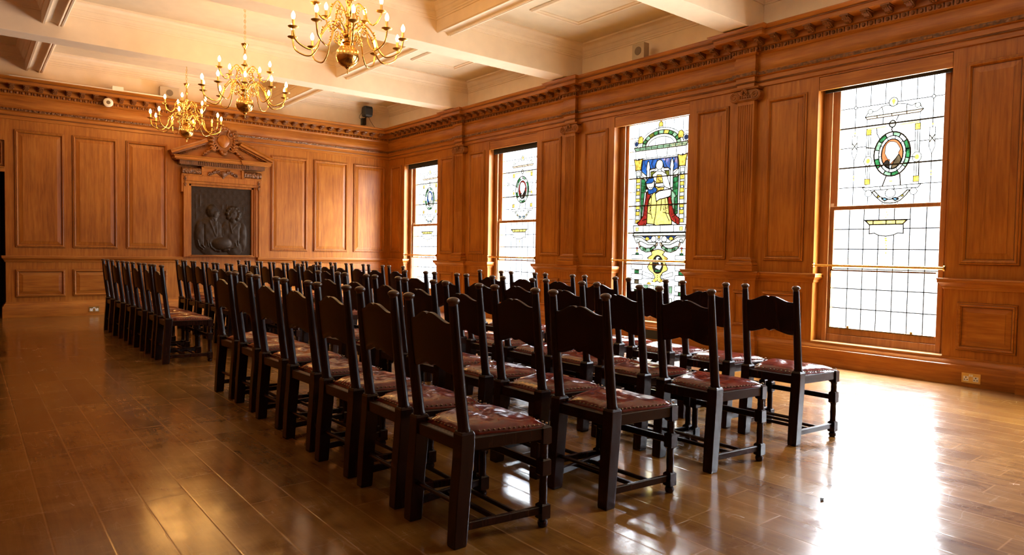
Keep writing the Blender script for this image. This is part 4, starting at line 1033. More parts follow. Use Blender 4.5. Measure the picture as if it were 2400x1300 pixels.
# dentil bed mould and horizontal cornice
mb = MB(); mb.box(-0.705, 0.705, -0.125, 0, 2.572 - 0.966, 2.60 - 0.966); mb.box(-0.71, 0.71, -0.135, 0, 2.60 - 0.966, 2.65 - 0.966)
n = 46
for k in range(n):
    a = -0.70 + 1.40 * (k + 0.5) / n; mb.box(a - 0.009, a + 0.009, -0.158, -0.12, 2.585 - 0.966, 2.642 - 0.966)
for sg in (-1, 1): mb.box(min(sg * 0.44, sg * 0.73), max(sg * 0.44, sg * 0.73), -0.155, 0, 2.58 - 0.966, 2.65 - 0.966)
mb.build('dentil_course', M['carved_dark'], fr)
mb = MB(); cp = [(0, 2.648), (0.10, 2.648), (0.105, 2.66), (0.125, 2.664), (0.125, 2.70), (0.14, 2.708), (0.148, 2.722), (0, 2.727)]
pth = [(-0.70, 0.0), (-0.70, -0.1), (-0.42, -0.1), (-0.42, -0.075), (0.42, -0.075), (0.42, -0.1), (0.70, -0.1), (0.70, 0.0)]
sweep(mb, pth, [(d, z - 0.966) for d, z in cp], side=-1)
mb.build('cornice', M['oak_x'], fr, smooth=25)
# tympanum and raking cornices (open at the top for the cartouche)
mb = MB(); mb.loft([[L3(a, z, h) for a, z in ((-0.80, 2.722), (0.80, 2.722), (0.27, 3.0), (-0.27, 3.0))] for h in (0, 0.06)]); mb.build('tympanum', M['oak_x'], fr)
for sg in (-1, 1):
    t = Vector((-0.59, 0.325)).normalized(); nn = Vector((t.y, -t.x)) * -1
    nn = Vector((0.325, 0.59)).normalized()
    pr = [(0.0, 0.0), (0.11, 0.0), (0.115, 0.022), (0.19, 0.026), (0.19, 0.062), (0.205, 0.070), (0.218, 0.088), (0, 0.092)]
    rings = []
    for (a, z) in ((0.845, 2.722), (0.262, 3.005 - 0.03)):
        rings.append([L3(sg * (a + nn.x * q - (0.0)), z + nn.y * q, h) for h, q in pr])
    mb = MB(); mb.loft(rings); mb.build('raking_cornice', M['oak_x'], fr, smooth=20)
    mb = MB()
    for k in range(18):
        u = 0.12 + 0.8 * k / 17; a = 0.78 + (0.27 - 0.78) * u; z = 2.735 + (2.965 - 2.735) * u
        mb.sphere(L3(sg * a, z - 0.012, 0.105), (0.012, 0.02, 0.014), 6)
    mb.build('raking_dentils', M['carved_dark'], fr)
# cartouche: shield, scroll rim, leaves and side festoons
mb = MB()
def cart_outline(k):
    out = []
    for i in range(28):
        t = 2 * PI * i / 28; r = 1 + 0.10 * math.cos(4 * t) + 0.05 * math.sin(3 * t)
        out.append((0.165 * k * r * math.cos(t), 3.05 + 0.225 * k * r * math.sin(t)))
    return out
mb.loft([[L3(a, z, h) for a, z in cart_outline(k)] for k, h in ((1.0, 0.0), (1.0, 0.11), (0.9, 0.14), (0.62, 0.128))])
C0 = lambda a, z, h: L3(a, z, h)
for sg in (-1, 1):
    spiral(mb, (sg * 0.13, 3.16), C0, 0.07, 1.5, sg, 0.14, 0.018, 26); spiral(mb, (sg * 0.12, 2.92), C0, 0.06, 1.4, -sg, 0.14, 0.016, 26)
    for k in range(7):
        t = k / 6; mb.sphere(L3(sg * (0.155 + 0.03 * math.sin(PI * t)), 3.20 - 0.30 * t, 0.15), (0.024, 0.024, 0.026), 7)
    for k in range(8):                                # acanthus leaves curling out of the rim
        t = -0.9 + 1.9 * k / 7; a = 0.185 + 0.03 * math.cos(t * 1.4); z = 3.05 + 0.2 * math.sin(t * 1.25)
        mb.tube(catmull([L3(sg * (a - 0.05), z - 0.01, 0.13), L3(sg * a, z + 0.012, 0.165), L3(sg * (a + 0.028), z + 0.004, 0.15), L3(sg * (a + 0.032), z - 0.018, 0.125)], 4), [0.017, 0.019, 0.02, 0.02, 0.02, 0.019, 0.017, 0.015, 0.013, 0.012, 0.01, 0.008, 0.006], 6)
    for k in range(9):
        t = k / 8; mb.sphere(L3(sg * (0.16 + 0.18 * t), 2.93 - 0.16 * t + 0.012 * (k % 2), 0.10), (0.034 - 0.012 * t, 0.03, 0.032 - 0.01 * t), 10)
for a, z, rx, rz in ((0, 3.28, 0.05, 0.035), (-0.05, 3.27, 0.03, 0.04), (0.05, 3.27, 0.03, 0.04), (-0.085, 3.245, 0.03, 0.035), (0.085, 3.245, 0.03, 0.035), (0, 3.235, 0.07, 0.022), (0, 2.82, 0.05, 0.035), (-0.04, 2.845, 0.025, 0.022), (0.04, 2.845, 0.025, 0.022), (0, 2.86, 0.06, 0.014)):
    mb.sphere(L3(a, z, 0.15), (rx, 0.03, rz), 8)
mb.build('cartouche', M['carved_light'], fr, smooth=50)
mb = MB(); sh = []
for i in range(24):
    t = 2 * PI * i / 24; sh.append((0.098 * math.cos(t) * (1.08 - 0.28 * max(0, -math.sin(t))), 3.04 + 0.118 * math.sin(t)))
mb.loft([[L3(a * k, 3.04 + (z - 3.04) * k, h) for a, z in sh] for k, h in ((1, 0.12), (0.97, 0.15), (0.7, 0.168), (0.3, 0.176))]); mb.build('shield', M['oak_v'], fr, smooth=50)
# carved swag on the frieze panel
mb = MB()
for k in range(21):
    t = k / 20 * 2 - 1; z = 2.475 - 0.025 * math.cos(2.2 * t * PI) ; r = 0.03 * (1 - 0.45 * abs(t))
    mb.sphere(L3(0.24 * t, z + 0.012 * (k % 2), 0.098), (r, 0.028, r * 1.15), 7); mb.sphere(L3(0.24 * t, z - 0.03 + 0.02 * abs(t), 0.095), (r * 0.8, 0.022, r * 0.8), 7)
mb.sphere(L3(0, 2.465, 0.108), (0.055, 0.03, 0.05), 10); mb.sphere(L3(0, 2.40, 0.1), (0.025, 0.02, 0.03), 8)
for sg in (-1, 1): spiral(mb, (sg * 0.235, 2.44), C0, 0.035, 1.3, sg, 0.1, 0.01, 20)
mb.build('carved_swag', M['carved_dark'], fr, smooth=50)
mb = MB(); mb.box(-0.56, 0.56, -0.09, 0, 0.966 - 0.966, 0.985 - 0.966); mb.box(-0.53, 0.53, -0.115, 0, 0.985 - 0.966, 1.0 - 0.966); mb.build('ledge', M['oak_x'], fr, bevel=0.003)

# bronze relief: two half-length figures holding an oval ball
def gau(d, w): return math.exp(-(d / w) ** 2)
def relief(u, v):
    def ell(cx, cy, rx, ry, h):
        q = 1 - ((u - cx) / rx) ** 2 - ((v - cy) / ry) ** 2
        return h * math.sqrt(q) if q > 0 else 0
    def seg(x0, y0, x1, y1, w, h):
        dx, dy = x1 - x0, y1 - y0; t = max(0, min(1, ((u - x0) * dx + (v - y0) * dy) / (dx * dx + dy * dy)))
        d = math.hypot(u - x0 - t * dx, v - y0 - t * dy); return h * gau(d, w)
    z = 0.004 * math.sin(u * 0.05) * math.sin(v * 0.037) + seg(205, 200, 205, 390, 9, 0.012) + seg(140, 200, 150, 600, 8, 0.006) + seg(545, 360, 545, 420, 8, 0.008) + seg(615, 350, 615, 410, 8, 0.01) + seg(790, 370, 880, 375, 7, 0.008) + seg(880, 375, 880, 480, 7, 0.006)
    # man: coat, sleeves, head in three-quarter view to the right
    man = max(ell(345, 900, 195, 330, 0.052), ell(200, 880, 78, 250, 0.050), ell(465, 880, 95, 230, 0.046))
    man = max(man, ell(400, 590, 62, 70, 0.042), ell(385, 470, 88, 112, 0.066), ell(430, 500, 62, 90, 0.070))
    man += seg(485, 480, 492, 520, 10, 0.014) if man > 0 else 0
    if man > 0:
        man += seg(345, 620, 440, 890, 10, 0.013) + seg(455, 640, 450, 880, 9, 0.010) + seg(430, 620, 435, 700, 12, 0.012) - seg(262, 700, 262, 1050, 10, 0.016) - seg(400, 600, 435, 640, 9, 0.008)
        man -= ell(452, 462, 22, 12, 0.012) + seg(440, 545, 475, 550, 6, 0.008) + seg(330, 455, 345, 520, 12, 0.006)
    wom = max(ell(730, 920, 175, 310, 0.050), ell(865, 900, 70, 240, 0.046), ell(610, 860, 90, 230, 0.04))
    wom = max(wom, ell(710, 600, 58, 80, 0.038), ell(705, 500, 84, 120, 0.064))
    hair = 0
    for cx, cy in ((640, 450), (665, 415), (705, 400), (745, 410), (780, 445), (800, 490), (795, 540), (775, 580), (625, 500), (640, 560)): hair = max(hair, ell(cx, cy, 40, 40, 0.058))
    wom = max(wom, hair)
    if wom > 0:
        wom += seg(655, 640, 690, 830, 9, 0.013) + seg(760, 680, 700, 760, 9, 0.010) - seg(815, 740, 805, 1000, 10, 0.014) + seg(672, 500, 662, 545, 9, 0.010) + seg(530, 660, 545, 870, 9, 0.012)
        wom -= ell(645, 500, 18, 11, 0.010) + ell(715, 500, 20, 11, 0.010) + seg(655, 590, 695, 592, 6, 0.008)
    z += max(man, wom)
    ball = ell(530, 1015, 172, 112, 0.105)
    z = max(z, ball)
    for x0, y0, x1, y1, h in ((345, 1000, 370, 1080, 0.05), (370, 1080, 430, 1130, 0.055), (430, 1130, 500, 1140, 0.05), (310, 960, 330, 1070, 0.045), (165, 960, 190, 1060, 0.04), (190, 1060, 250, 1110, 0.04), (235, 1040, 270, 1085, 0.05), (700, 1090, 770, 1060, 0.05), (790, 960, 790, 1040, 0.05), (745, 1000, 755, 1050, 0.045), (560, 1135, 640, 1120, 0.05)):
        z = max(z, seg(x0, y0, x1, y1, 15, h + 0.02))
    if v > 1090: z += 0.006 * math.sin(u * 0.23 + v * 0.3)
    return z
mb = MB(); nx, nz = 100, 124; px0, px1, pz0, pz1 = -0.522, 0.522, 0.985, 2.222
vs = []
for j in range(nz + 1):
    for i in range(nx + 1):
        u = 70 + 930 * i / nx; v = 1225 - 1165 * j / nz
        e = 1.0 if 0 < i < nx and 0 < j < nz else 0.0
        vs.append((FC + px0 + (px1 - px0) * i / nx, -0.020 - 0.62 * relief(u, v) * e, pz0 + (pz1 - pz0) * j / nz))
fs = [(j * (nx + 1) + i, j * (nx + 1) + i + 1, (j + 1) * (nx + 1) + i + 1, (j + 1) * (nx + 1) + i) for j in range(nz) for i in range(nx)]
mb.add(vs, fs); mb.box(FC + px0, FC + px1, -0.0195, -0.004, pz0, pz1)
tag(mb.build('bronze_relief', M['bronze'], smooth=60), 'dark bronze relief of two people holding an oval ball', 'relief')

# ------------------------------------------------------------------ chandeliers
def arm_parts(R, hub_r, hub_z, tip_z, crest, dip):
    mb = MB()
    # (radius, height) stations relative to the ball centre
    cr, cz = crest; dr, dz = dip
    st = [(hub_r, 0, hub_z), (hub_r + 0.03, 0, hub_z + 0.06), (cr, 0, cz), (cr + (dr - cr) * 0.42, 0, cz - (cz - dz) * 0.33), (cr + (dr - cr) * 0.62, 0, cz - (cz - dz) * 0.75), (dr, 0, dz), (R - 0.03, 0, dz + (tip_z - dz) * 0.3), (R, 0, tip_z - 0.02), (R, 0, tip_z)]
    mb.tube(catmull(st, 6), 0.0075, 8)
    # turned knop on the descending part and leafy curls by the hub
    q = Vector(st[3]); 
    for k, (d, r) in enumerate(((-0.012, 0.012), (0.0, 0.015), (0.012, 0.011))): mb.sphere((q.x + 0.004 * k, 0, q.z - d * 2), (r, r, 0.007), 8)
    def curl(c, r0, flip, turns=1.3):
        path = []
        for i in range(16):
            t = i / 15; a = -PI / 2 + flip * turns * 2 * PI * t; r = r0 * (1 - 0.8 * t); path.append((c[0] + r * math.cos(a), 0, c[1] + r * math.sin(a)))
        mb.tube(path, [0.006 * (1 - 0.4 * i / 15) for i in range(16)], 6)
    curl((hub_r + 0.055, hub_z - 0.035), 0.036, 1); curl((cr + 0.0, cz - 0.055), 0.03, -1)
    return mb
def make_chandelier():
    root = empty('chandelier', (0, 0, 0))
    b = MB()
    prof = []
    for k in range(25):
        a = PI * (0.03 + 0.94 * k / 24); prof.append((0.106 * math.sin(a), -0.106 * math.cos(a)))
    b.lathe(prof, n=36); b.lathe([(0.012, -0.12), (0.02, -0.112), (0.024, -0.104), (0.018, -0.10)], n=14)
    b.build('ball', M['brass'], root, smooth=60)
    b = MB(); b.torus((0, 0, -0.142), 0.018, 0.0035, 'y', 16, 6); b.build('ring', M['brass'], root, smooth=60)
    b = MB(); b.lathe([(0.03, 0.10), (0.05, 0.112), (0.052, 0.122), (0.03, 0.135), (0.026, 0.155), (0.045, 0.172), (0.05, 0.19), (0.045, 0.205), (0.028, 0.225), (0.022, 0.25), (0.034, 0.27), (0.036, 0.28), (0.02, 0.30), (0.017, 0.34), (0.026, 0.365), (0.030, 0.385), (0.024, 0.40), (0.015, 0.42), (0.014, 0.47), (0.022, 0.49), (0.024, 0.505), (0.014, 0.525), (0.012, 0.58), (0.02, 0.60), (0.021, 0.615), (0.012, 0.635), (0.011, 0.69), (0.018, 0.70), (0.045, 0.742), (0.046, 0.748), (0.016, 0.752), (0.01, 0.765)], n=20)
    b.build('stem', M['brass'], root, smooth=50)
    b = MB(); zt = CEIL - 2.925; z = 0.772; i = 0
    while z < zt - 0.03:
        b.torus((0, 0, z + 0.016), 0.011, 0.0026, 'x' if i % 2 else 'y', 12, 5, sq=1.9); z += 0.034; i += 1
    b.build('chain', M['brass_satin'], root, smooth=60)
    b = MB(); b.tube(catmull([(0.008, 0, 0.77), (0.05, 0, 0.80), (0.066, 0, 0.86), (0.03, 0, 0.93), (0.01, 0, 0.99), (0.014, 0, zt)], 6), 0.0028, 6); b.build('flex', M['candle'], root, smooth=60)
    b = MB(); b.lathe([(0.012, zt - 0.045), (0.03, zt - 0.03), (0.055, zt - 0.01), (0.06, zt - 0.001)], n=20); b.build('ceiling_rose', M['brass_satin'], root, smooth=50)
    def full_arm(R, hub_r, hub_z, tip_z, crest, dip):
        a = arm_parts(R, hub_r, hub_z, tip_z, crest, dip).build('arm', M['brass'], root, smooth=60)
        d = MB(); d.lathe([(0.008, tip_z - 0.012), (0.02, tip_z - 0.006), (0.042, tip_z + 0.002), (0.047, tip_z + 0.008), (0.044, tip_z + 0.010), (0.016, tip_z + 0.004)], (R, 0, 0), 18); d.build('drip_pan', M['brass_satin'], a, smooth=50)
        c = MB(); c.lathe([(0.0145, tip_z + 0.002), (0.0155, tip_z + 0.006), (0.0125, tip_z + 0.012), (0.0125, tip_z + 0.068), (0.009, tip_z + 0.070)], (R, 0, 0), 12); c.build('candle_tube', M['candle'], a, smooth=50)
        u = MB(); u.lathe([(0.006, tip_z + 0.069), (0.0135, tip_z + 0.082), (0.0175, tip_z + 0.096), (0.0165, tip_z + 0.110), (0.011, tip_z + 0.126), (0.004, tip_z + 0.138), (0.0015, tip_z + 0.142)], (R, 0, 0), 12); u.build('bulb', M['bulb'], a, smooth=60)
        return a
    lo = full_arm(0.505, 0.04, 0.185, 0.155, (0.155, 0.285), (0.355, -0.005))
    for k in range(1, 10):
        c = copy_tree(lo, root); c.rotation_euler = (0, 0, 2 * PI * k / 10)
    up = full_arm(0.305, 0.025, 0.375, 0.405, (0.10, 0.475), (0.225, 0.285))
    for k in range(1, 5):
        c = copy_tree(up, root); c.rotation_euler = (0, 0, 2 * PI * k / 5)
    return root
ch = make_chandelier()
CH = [((-4.275, -7.08, 2.915), 'brass candle chandelier nearest the camera, cut by the top of the picture', -110),
      ((-4.295, -4.19, 2.925), 'brass candle chandelier hanging in the middle of the three', -107),
      ((-4.305, -1.37, 2.945), 'brass candle chandelier nearest the end wall, with one dead bulb', -115)]
lamps = []
for i, (loc, lab, ang) in enumerate(CH):
    o = ch if i == 0 else copy_tree(ch)
    o.location = loc; o.rotation_euler = (0, 0, math.radians(ang)); tag(o, lab, 'chandelier', 'brass chandeliers along the middle of the hall'); lamps.append(o)
# the dead bulb on the far chandelier
dead = [a for a in lamps[2].children if a.name.startswith('arm')]
dead.sort(key=lambda a: a.name)
for a in dead:
    ang = (math.degrees(a.rotation_euler.z) - 115) % 360
    b = [c for c in a.children if c.name.startswith('bulb')][0]
    if abs(ang - 29) < 3 and b.data.vertices[0].co.x > 0.4:
        b.data = b.data.copy(); b.data.materials.clear(); b.data.materials.append(M['bulb_off']); b['label'] = 'unlit bulb'; break

# ------------------------------------------------------------------ chairs
def rake(z):                                   # x of the back posts above the seat
    t = max(0, (z - 0.44) / 0.525); return -0.060 * t - 0.004 * math.sin(PI * t)
PY = 0.168
def make_chair():
    root = empty('dining_chair', (0, 0, 0))
    w = M['chair_wood']
    for s in (-1, 1):
        y = s * PY
        mb = MB(); rings = []
        for z, x, hx, hy in ((0.0, -0.028, 0.0275, 0.026), (0.012, -0.027, 0.0295, 0.0275), (0.18, -0.017, 0.031, 0.029), (0.33, -0.004, 0.032, 0.029), (0.40, 0.0, 0.032, 0.029), (0.436, 0.0, 0.032, 0.029), (0.448, 0.0, 0.026, 0.024)):
            rings.append([(x - hx, y - hy, z), (x + hx, y - hy, z), (x + hx, y + hy, z), (x - hx, y + hy, z)])
        mb.loft(rings)
        leg = mb.build('back_leg', w, root, bevel=0.004, seg=2)
        mb = MB()
        zs = [0.445, 0.452, 0.46, 0.58, 0.70, 0.82, 0.90, 0.936]
        rs = [0.0265, 0.0265, 0.0235, 0.0232, 0.0222, 0.0205, 0.0185, 0.0172]
        mb.tube([(rake(z), y, z) for z in zs], rs, 14)
        post = mb.build('back_post', w, root, smooth=40)
        mb = MB(); mb.lathe([(0.0170, 0.930), (0.0174, 0.937), (0.0200, 0.9405), (0.0242, 0.944), (0.0252, 0.9485), (0.0240, 0.9535), (0.0185, 0.9590), (0.0100, 0.9625), (0.0030, 0.9635)], (rake(0.95), y, 0), 16)
        mb.build('finial', M['chair_finial'], post, smooth=50)
    # front legs: square blocks joined by turned lengths, ball foot
    FX, FY = 0.368, 0.215
    for s in (-1, 1):
        y = s * FY; mb = MB(); b = 0.0225
        def block(z0, z1):
            c = 0.007; rings = []
            for z, k in ((z0, 0.66), (z0 + c, 1.0), (z1 - c, 1.0), (z1, 0.66)):
                rings.append([(FX - b * k, y - b * k, z), (FX + b * k, y - b * k, z), (FX + b * k, y + b * k, z), (FX - b * k, y + b * k, z)])
            mb.loft(rings)
        block(0.345, 0.424); block(0.214, 0.288); block(0.030, 0.100)
        for z0, z1 in ((0.288, 0.345), (0.100, 0.214)):
            mb.lathe([(0.0175, z0 - 0.004), (0.0185, z0 + 0.006), (0.0165, z0 + 0.012), (0.0185, (z0 + z1) / 2), (0.0165, z1 - 0.012), (0.0185, z1 - 0.006), (0.0175, z1 + 0.004)], (FX, y, 0), 14)
        mb.lathe([(0.012, 0.034), (0.013, 0.030), (0.021, 0.024), (0.0225, 0.014), (0.019, 0.003), (0.012, 0.0)], (FX, y, 0), 14)
        mb.build('front_leg', w, root, smooth=35)
    # seat rails
    mb = MB()
    def bar(p0, p1, hw, z0, z1):
        d = Vector((p1[0] - p0[0], p1[1] - p0[1])).normalized(); nx, ny = -d.y * hw, d.x * hw
        rings = [[(p[0] + nx, p[1] + ny, z0), (p[0] - nx, p[1] - ny, z0), (p[0] - nx, p[1] - ny, z1), (p[0] + nx, p[1] + ny, z1)] for p in (p0, p1)]
        mb.loft(rings)
    bar((0.02, -PY - 0.004), (FX, -FY), 0.017, 0.368, 0.418); bar((0.02, PY + 0.004), (FX, FY), 0.017, 0.368, 0.418)
    bar((FX, -FY), (FX, FY), 0.017, 0.368, 0.418); bar((-0.006, -PY), (-0.006, PY), 0.018, 0.368, 0.418)
    mb.build('seat_frame', w, root, bevel=0.003)
    # stretchers
    mb = MB(); bar((FX, -FY), (FX, FY), 0.009, 0.236, 0.268); mb.build('front_stretcher', w, root, bevel=0.003)
    mb = MB(); mb.tube([(-0.018, -PY, 0.16), (-0.018, PY, 0.16)], 0.0095, 10); mb.build('rear_stretcher', w, root, smooth=40)
    for s in (-1, 1):
        mb = MB(); bar((-0.022, s * PY), (FX, s * FY), 0.010, 0.056, 0.088); mb.build('side_stretcher', w, root, bevel=0.003)
    mb = MB(); bar((0.155, -0.192), (0.155, 0.192), 0.009, 0.060, 0.080); bar((0.255, -0.20), (0.255, 0.20), 0.008, 0.060, 0.078); mb.build('cross_stretcher', w, root, bevel=0.003)
    # shaped backrest
    def bump(y):
        t = min(1, abs(y) / 0.150)
        return 0.5 + 0.5 * math.cos(PI * min(1, max(0, (t - 0.12) / 0.80)))
    mb = MB(); ny, nz = 36, 8; front = []; back = []
    for j in range(nz + 1):
        for i in range(ny + 1):
            y = -0.152 + 0.304 * i / ny; n0 = math.exp(-(y / 0.009) ** 2)
            zt = 0.862 + 0.034 * bump(y) - 0.008 * n0; zb = 0.664 + 0.024 * bump(y) - 0.007 * math.exp(-(y / 0.016) ** 2) + 0.004 * math.exp(-((abs(y) - 0.03) / 0.012) ** 2)
            z = zb + (zt - zb) * j / nz; x = rake(z) - 0.010 * (1 - (y / 0.152) ** 2)
            front.append((x + 0.008, y, z)); back.append((x - 0.010, y, z))
    vs = front + back; o = len(front); fs = []
    W = ny + 1
    for j in range(nz):
        for i in range(ny):
            a = j * W + i; fs.append((a, a + 1, a + W + 1, a + W)); fs.append((o + a, o + a + W, o + a + W + 1, o + a + 1))
    for i in range(ny):
        fs.append((i, o + i, o + i + 1, i + 1)); a = nz * W + i; fs.append((a, a + 1, o + a + 1, o + a))
    for j in range(nz):
        a = j * W; fs.append((a, a + W, o + a + W, o + a)); a = j * W + ny; fs.append((a, o + a, o + a + W, a + W))
    mb.add(vs, fs); mb.build('backrest', w, root, smooth=45, bevel=0.0025, seg=2)
    # leather seat: trapezoid pad with crown, dimple and creases
    mb = MB(); n = 26; vs = []
    rnd = random.Random(3); dim = [(rnd.uniform(0.05, 0.33), rnd.uniform(-0.15, 0.15), rnd.uniform(0.03, 0.06), rnd.uniform(-0.006, 0.006)) for _ in range(16)]
    for j in range(n + 1):
        for i in range(n + 1):
            u = i / n; v = j / n * 2 - 1
            x = 0.014 + 0.372 * u; hw = 0.150 + 0.076 * smooth01(u * 0.9 + 0.1); y = hw * v
            if u < 0.12: hw = 0.138; y = hw * v
            e = (1 - abs(2 * u - 1) ** 4) * (1 - abs(v) ** 4)
            z = 0.420 + 0.012 * min(1, 12 * min(u, 1 - u, (1 - abs(v)) / 2 + 0.001)) + 0.027 * e ** 0.8
            for a, b, r, h in dim: z += h * e * math.exp(-((x - a) ** 2 + (y - b) ** 2) / r ** 2)
            th = math.atan2(y, x - 0.2); rr = math.hypot(x - 0.2, y)
            z += e * 0.004 * math.sin(th * 5 + 1) * math.exp(-((rr - 0.06) / 0.05) ** 2) - e * 0.010 * math.exp(-(rr / 0.035) ** 2)
            vs.append((x, y, z))
    W = n + 1; fs = [(j * W + i, j * W + i + 1, (j + 1) * W + i + 1, (j + 1) * W + i) for j in range(n) for i in range(n)]
    rim = [i for i in range(W)] + [j * W + n for j in range(1, W)] + [n * W + i for i in range(n - 1, -1, -1)] + [j * W for j in range(n - 1, 0, -1)]
    o = len(vs); vs += [(vs[k][0], vs[k][1], 0.4165) for k in rim]
    for k in range(len(rim)):
        q = (k + 1) % len(rim); fs.append((rim[k], rim[q], o + q, o + k))
    mb.add(vs, fs); seat = mb.build('seat', M['leather'], root, smooth=60)
    # brass nails round the edge of the pad
    mb = MB(); line = []
    def edge(u, v):
        x = 0.014 + 0.372 * u; hw = 0.150 + 0.076 * smooth01(u * 0.9 + 0.1)
        return (x, hw * v)
    for k in range(15): line.append((edge(0.17 + 0.80 * k / 14, 1), (0, 1))); line.append((edge(0.17 + 0.80 * k / 14, -1), (0, -1)))
    for k in range(17): line.append((edge(1, -0.95 + 1.9 * k / 16), (1, 0)))
    for k in range(11): line.append((edge(0, -0.82 + 1.64 * k / 10), (-1, 0)))
    for (x, y), (dx, dy) in line:
        mb.sphere((x - dx * 0.005, y - dy * 0.005, 0.4325), (0.0052, 0.0052, 0.0034), 6)
    mb.build('nail_trim', M['brass_nail'], seat, smooth=60)
    return root

NEAR = {1: [(-5.598, -10.661, -0.6), (-5.579, -10.160, -1.2), (-5.575, -9.699, 1.5), (-5.557, -9.151, 1.6), (-5.530, -8.581, 1.7), (-5.508, -8.007, -0.7), (-5.506, -7.547, 1.9)],
        2: [(-4.847, -10.698, 1.1), (-4.823, -10.226, -0.6), (-4.814, -9.767, 0.1), (-4.805, -9.262, 0.7), (-4.769, -8.788, -0.3), (-4.761, -8.267, 1.7), (-4.763, -7.806, 3.0)],
        3: [(-4.030, -10.700, 0.4), (-4.019, -10.221, 0.6), (-3.999, -9.742, 0.8), (-3.983, -9.231, -0.8), (-3.961, -8.759, 0.4), (-3.946, -8.249, -0.2), (-3.941, -7.771, 1.8)],
        4: [(-3.183, -10.673, 0.9), (-3.169, -10.199, 1.4), (-3.168, -9.746, 2.4), (-3.137, -9.248, -0.6), (-3.123, -8.751, 0.3), (-3.110, -8.268, 0.0), (-3.108, -7.765, 0.9)]}
FAR = {1: [(-5.568, -5.607, 0.1), (-5.567, -5.119, -1.2), (-5.575, -4.554, 0.7), (-5.579, -3.929, -1.2), (-5.591, -3.309, 1.7), (-5.592, -2.586, 0.3)],
       2: [(-4.754, -5.808, 0.0), (-4.746, -5.309, -1.1), (-4.750, -4.820, 1.5), (-4.746, -4.307, -2.0), (-4.752, -3.869, 2.0), (-4.748, -3.343, 0.6), (-4.746, -2.905, -0.6)],
       3: [(-3.951, -5.853, 0.3), (-3.948, -5.359, -0.1), (-3.944, -4.875, 0.7), (-3.941, -4.382, 0.1), (-3.939, -3.907, -0.2), (-3.938, -3.434, 0.2), (-3.935, -2.957, 0.0)],
       4: [(-3.176, -6.004, -0.9), (-3.179, -5.516, 1.8), (-3.173, -4.986, -0.6), (-3.173, -4.552, 0.1), (-3.174, -4.110, 1.7), (-3.171, -3.615, 0.9), (-3.168, -3.147, 0.4)]}
ORD = ['first', 'second', 'third', 'fourth', 'fifth', 'sixth', 'seventh']
for D in (NEAR, FAR):
    for r in D:                                   # neighbours in a row stand side by side without cutting into each other
        for _ in range(60):
            for k in range(len(D[r]) - 1):
                a, b = D[r][k], D[r][k + 1]; gap = b[1] - a[1]; need = 0.489 + 0.003 * abs(b[2] - a[2])
                if gap < need:
                    e = (need - gap) / 2
                    D[r][k] = (a[0], a[1] - e, a[2]); D[r][k + 1] = (b[0], b[1] + e, b[2])
proto = make_chair(); used = False
for block, D in (('near', NEAR), ('far', FAR)):
    for r in sorted(D):
        row = {1: 'back row', 2: 'second row', 3: 'third row', 4: 'front row by the windows'}[r]
        for k, (x, y, a) in enumerate(D[r]):
            c = copy_tree(proto) if used else proto
            used = True
            c.location = (x + 0.058, y, 0); c.rotation_euler = (0, 0, math.radians(a))
            seat = 'camera-end chair' if k == 0 else ORD[k] + ' chair from the camera end'
            if k == 0: lab = 'dark red-seated chair at the camera end of the %s block, %s' % (block, row)
            else: lab = 'dark red-seated chair in %s block %s, %s from the camera end' % (block, row, ORD[k])
            tag(c, lab, 'chair', 'chairs in the %s block' % block)

# ------------------------------------------------------------------ small fittings
def socket(name_lab, frame, a, z, flip=1):
    root = empty('power_socket', frame(a, z, 0)); tag(root, name_lab, 'power socket', 'brass double sockets on the baseboard')
    F = lambda u, w, h: tuple(Vector(frame(u, w, h)) - Vector(frame(0, 0, 0)))
    def bx(mb, u0, u1, w0, w1, h0, h1):
        mb.loft([[F(u, w, h) for u, w in ((u0, w0), (u1, w0), (u1, w1), (u0, w1))] for h in (h0, h1)])
    mb = MB(); bx(mb, -0.074, 0.074, -0.044, 0.044, 0, 0.006); mb.build('faceplate', M['brass_satin'], root, bevel=0.002)
    for s in (-1, 1):
        mb = MB(); bx(mb, s * 0.038 - 0.021, s * 0.038 + 0.021, -0.028, 0.016, 0.006, 0.0075); ins = mb.build('socket_insert', M['white'], root)
        mb = MB()
        for u, w, du, dw in ((0, 0.006, 0.0035, 0.006), (-0.011, -0.014, 0.005, 0.0032), (0.011, -0.014, 0.005, 0.0032)): bx(mb, s * 0.038 + u - du, s * 0.038 + u + du, w - dw, w + dw, 0.0075, 0.0083)
        mb.build('pin_holes', M['black'], ins)
    for s in (-1, 1):
        mb = MB(); bx(mb, s * 0.0085 - 0.0065, s * 0.0085 + 0.0065, 0.014, 0.034, 0.006, 0.010); mb.build('rocker_switch', M['white'], root, bevel=0.001)
    return root
socket('brass double socket on the baseboard below the large near window', lambda a, z, h: (-0.05 - h, a, z), -10.855, 0.078)
socket('brass double socket on the baseboard of the end wall, left of the chairs', lambda a, z, h: (a, -0.05 - h, z), -5.405, 0.095)
mb = MB(); mb.box(-0.055, -0.0505, -7.335, -7.125, 0.035, 0.150); v = tag(mb.build('air_vent', M['black'], bevel=0.002), 'black air vent in the baseboard under the seated-figure window', 'vent')
mb = MB()
for k in range(7): mb.box(-0.058, -0.055, -7.32, -7.14, 0.048 + 0.014 * k, 0.053 + 0.014 * k)
mb.build('vent_louvre', M['grille'], v)

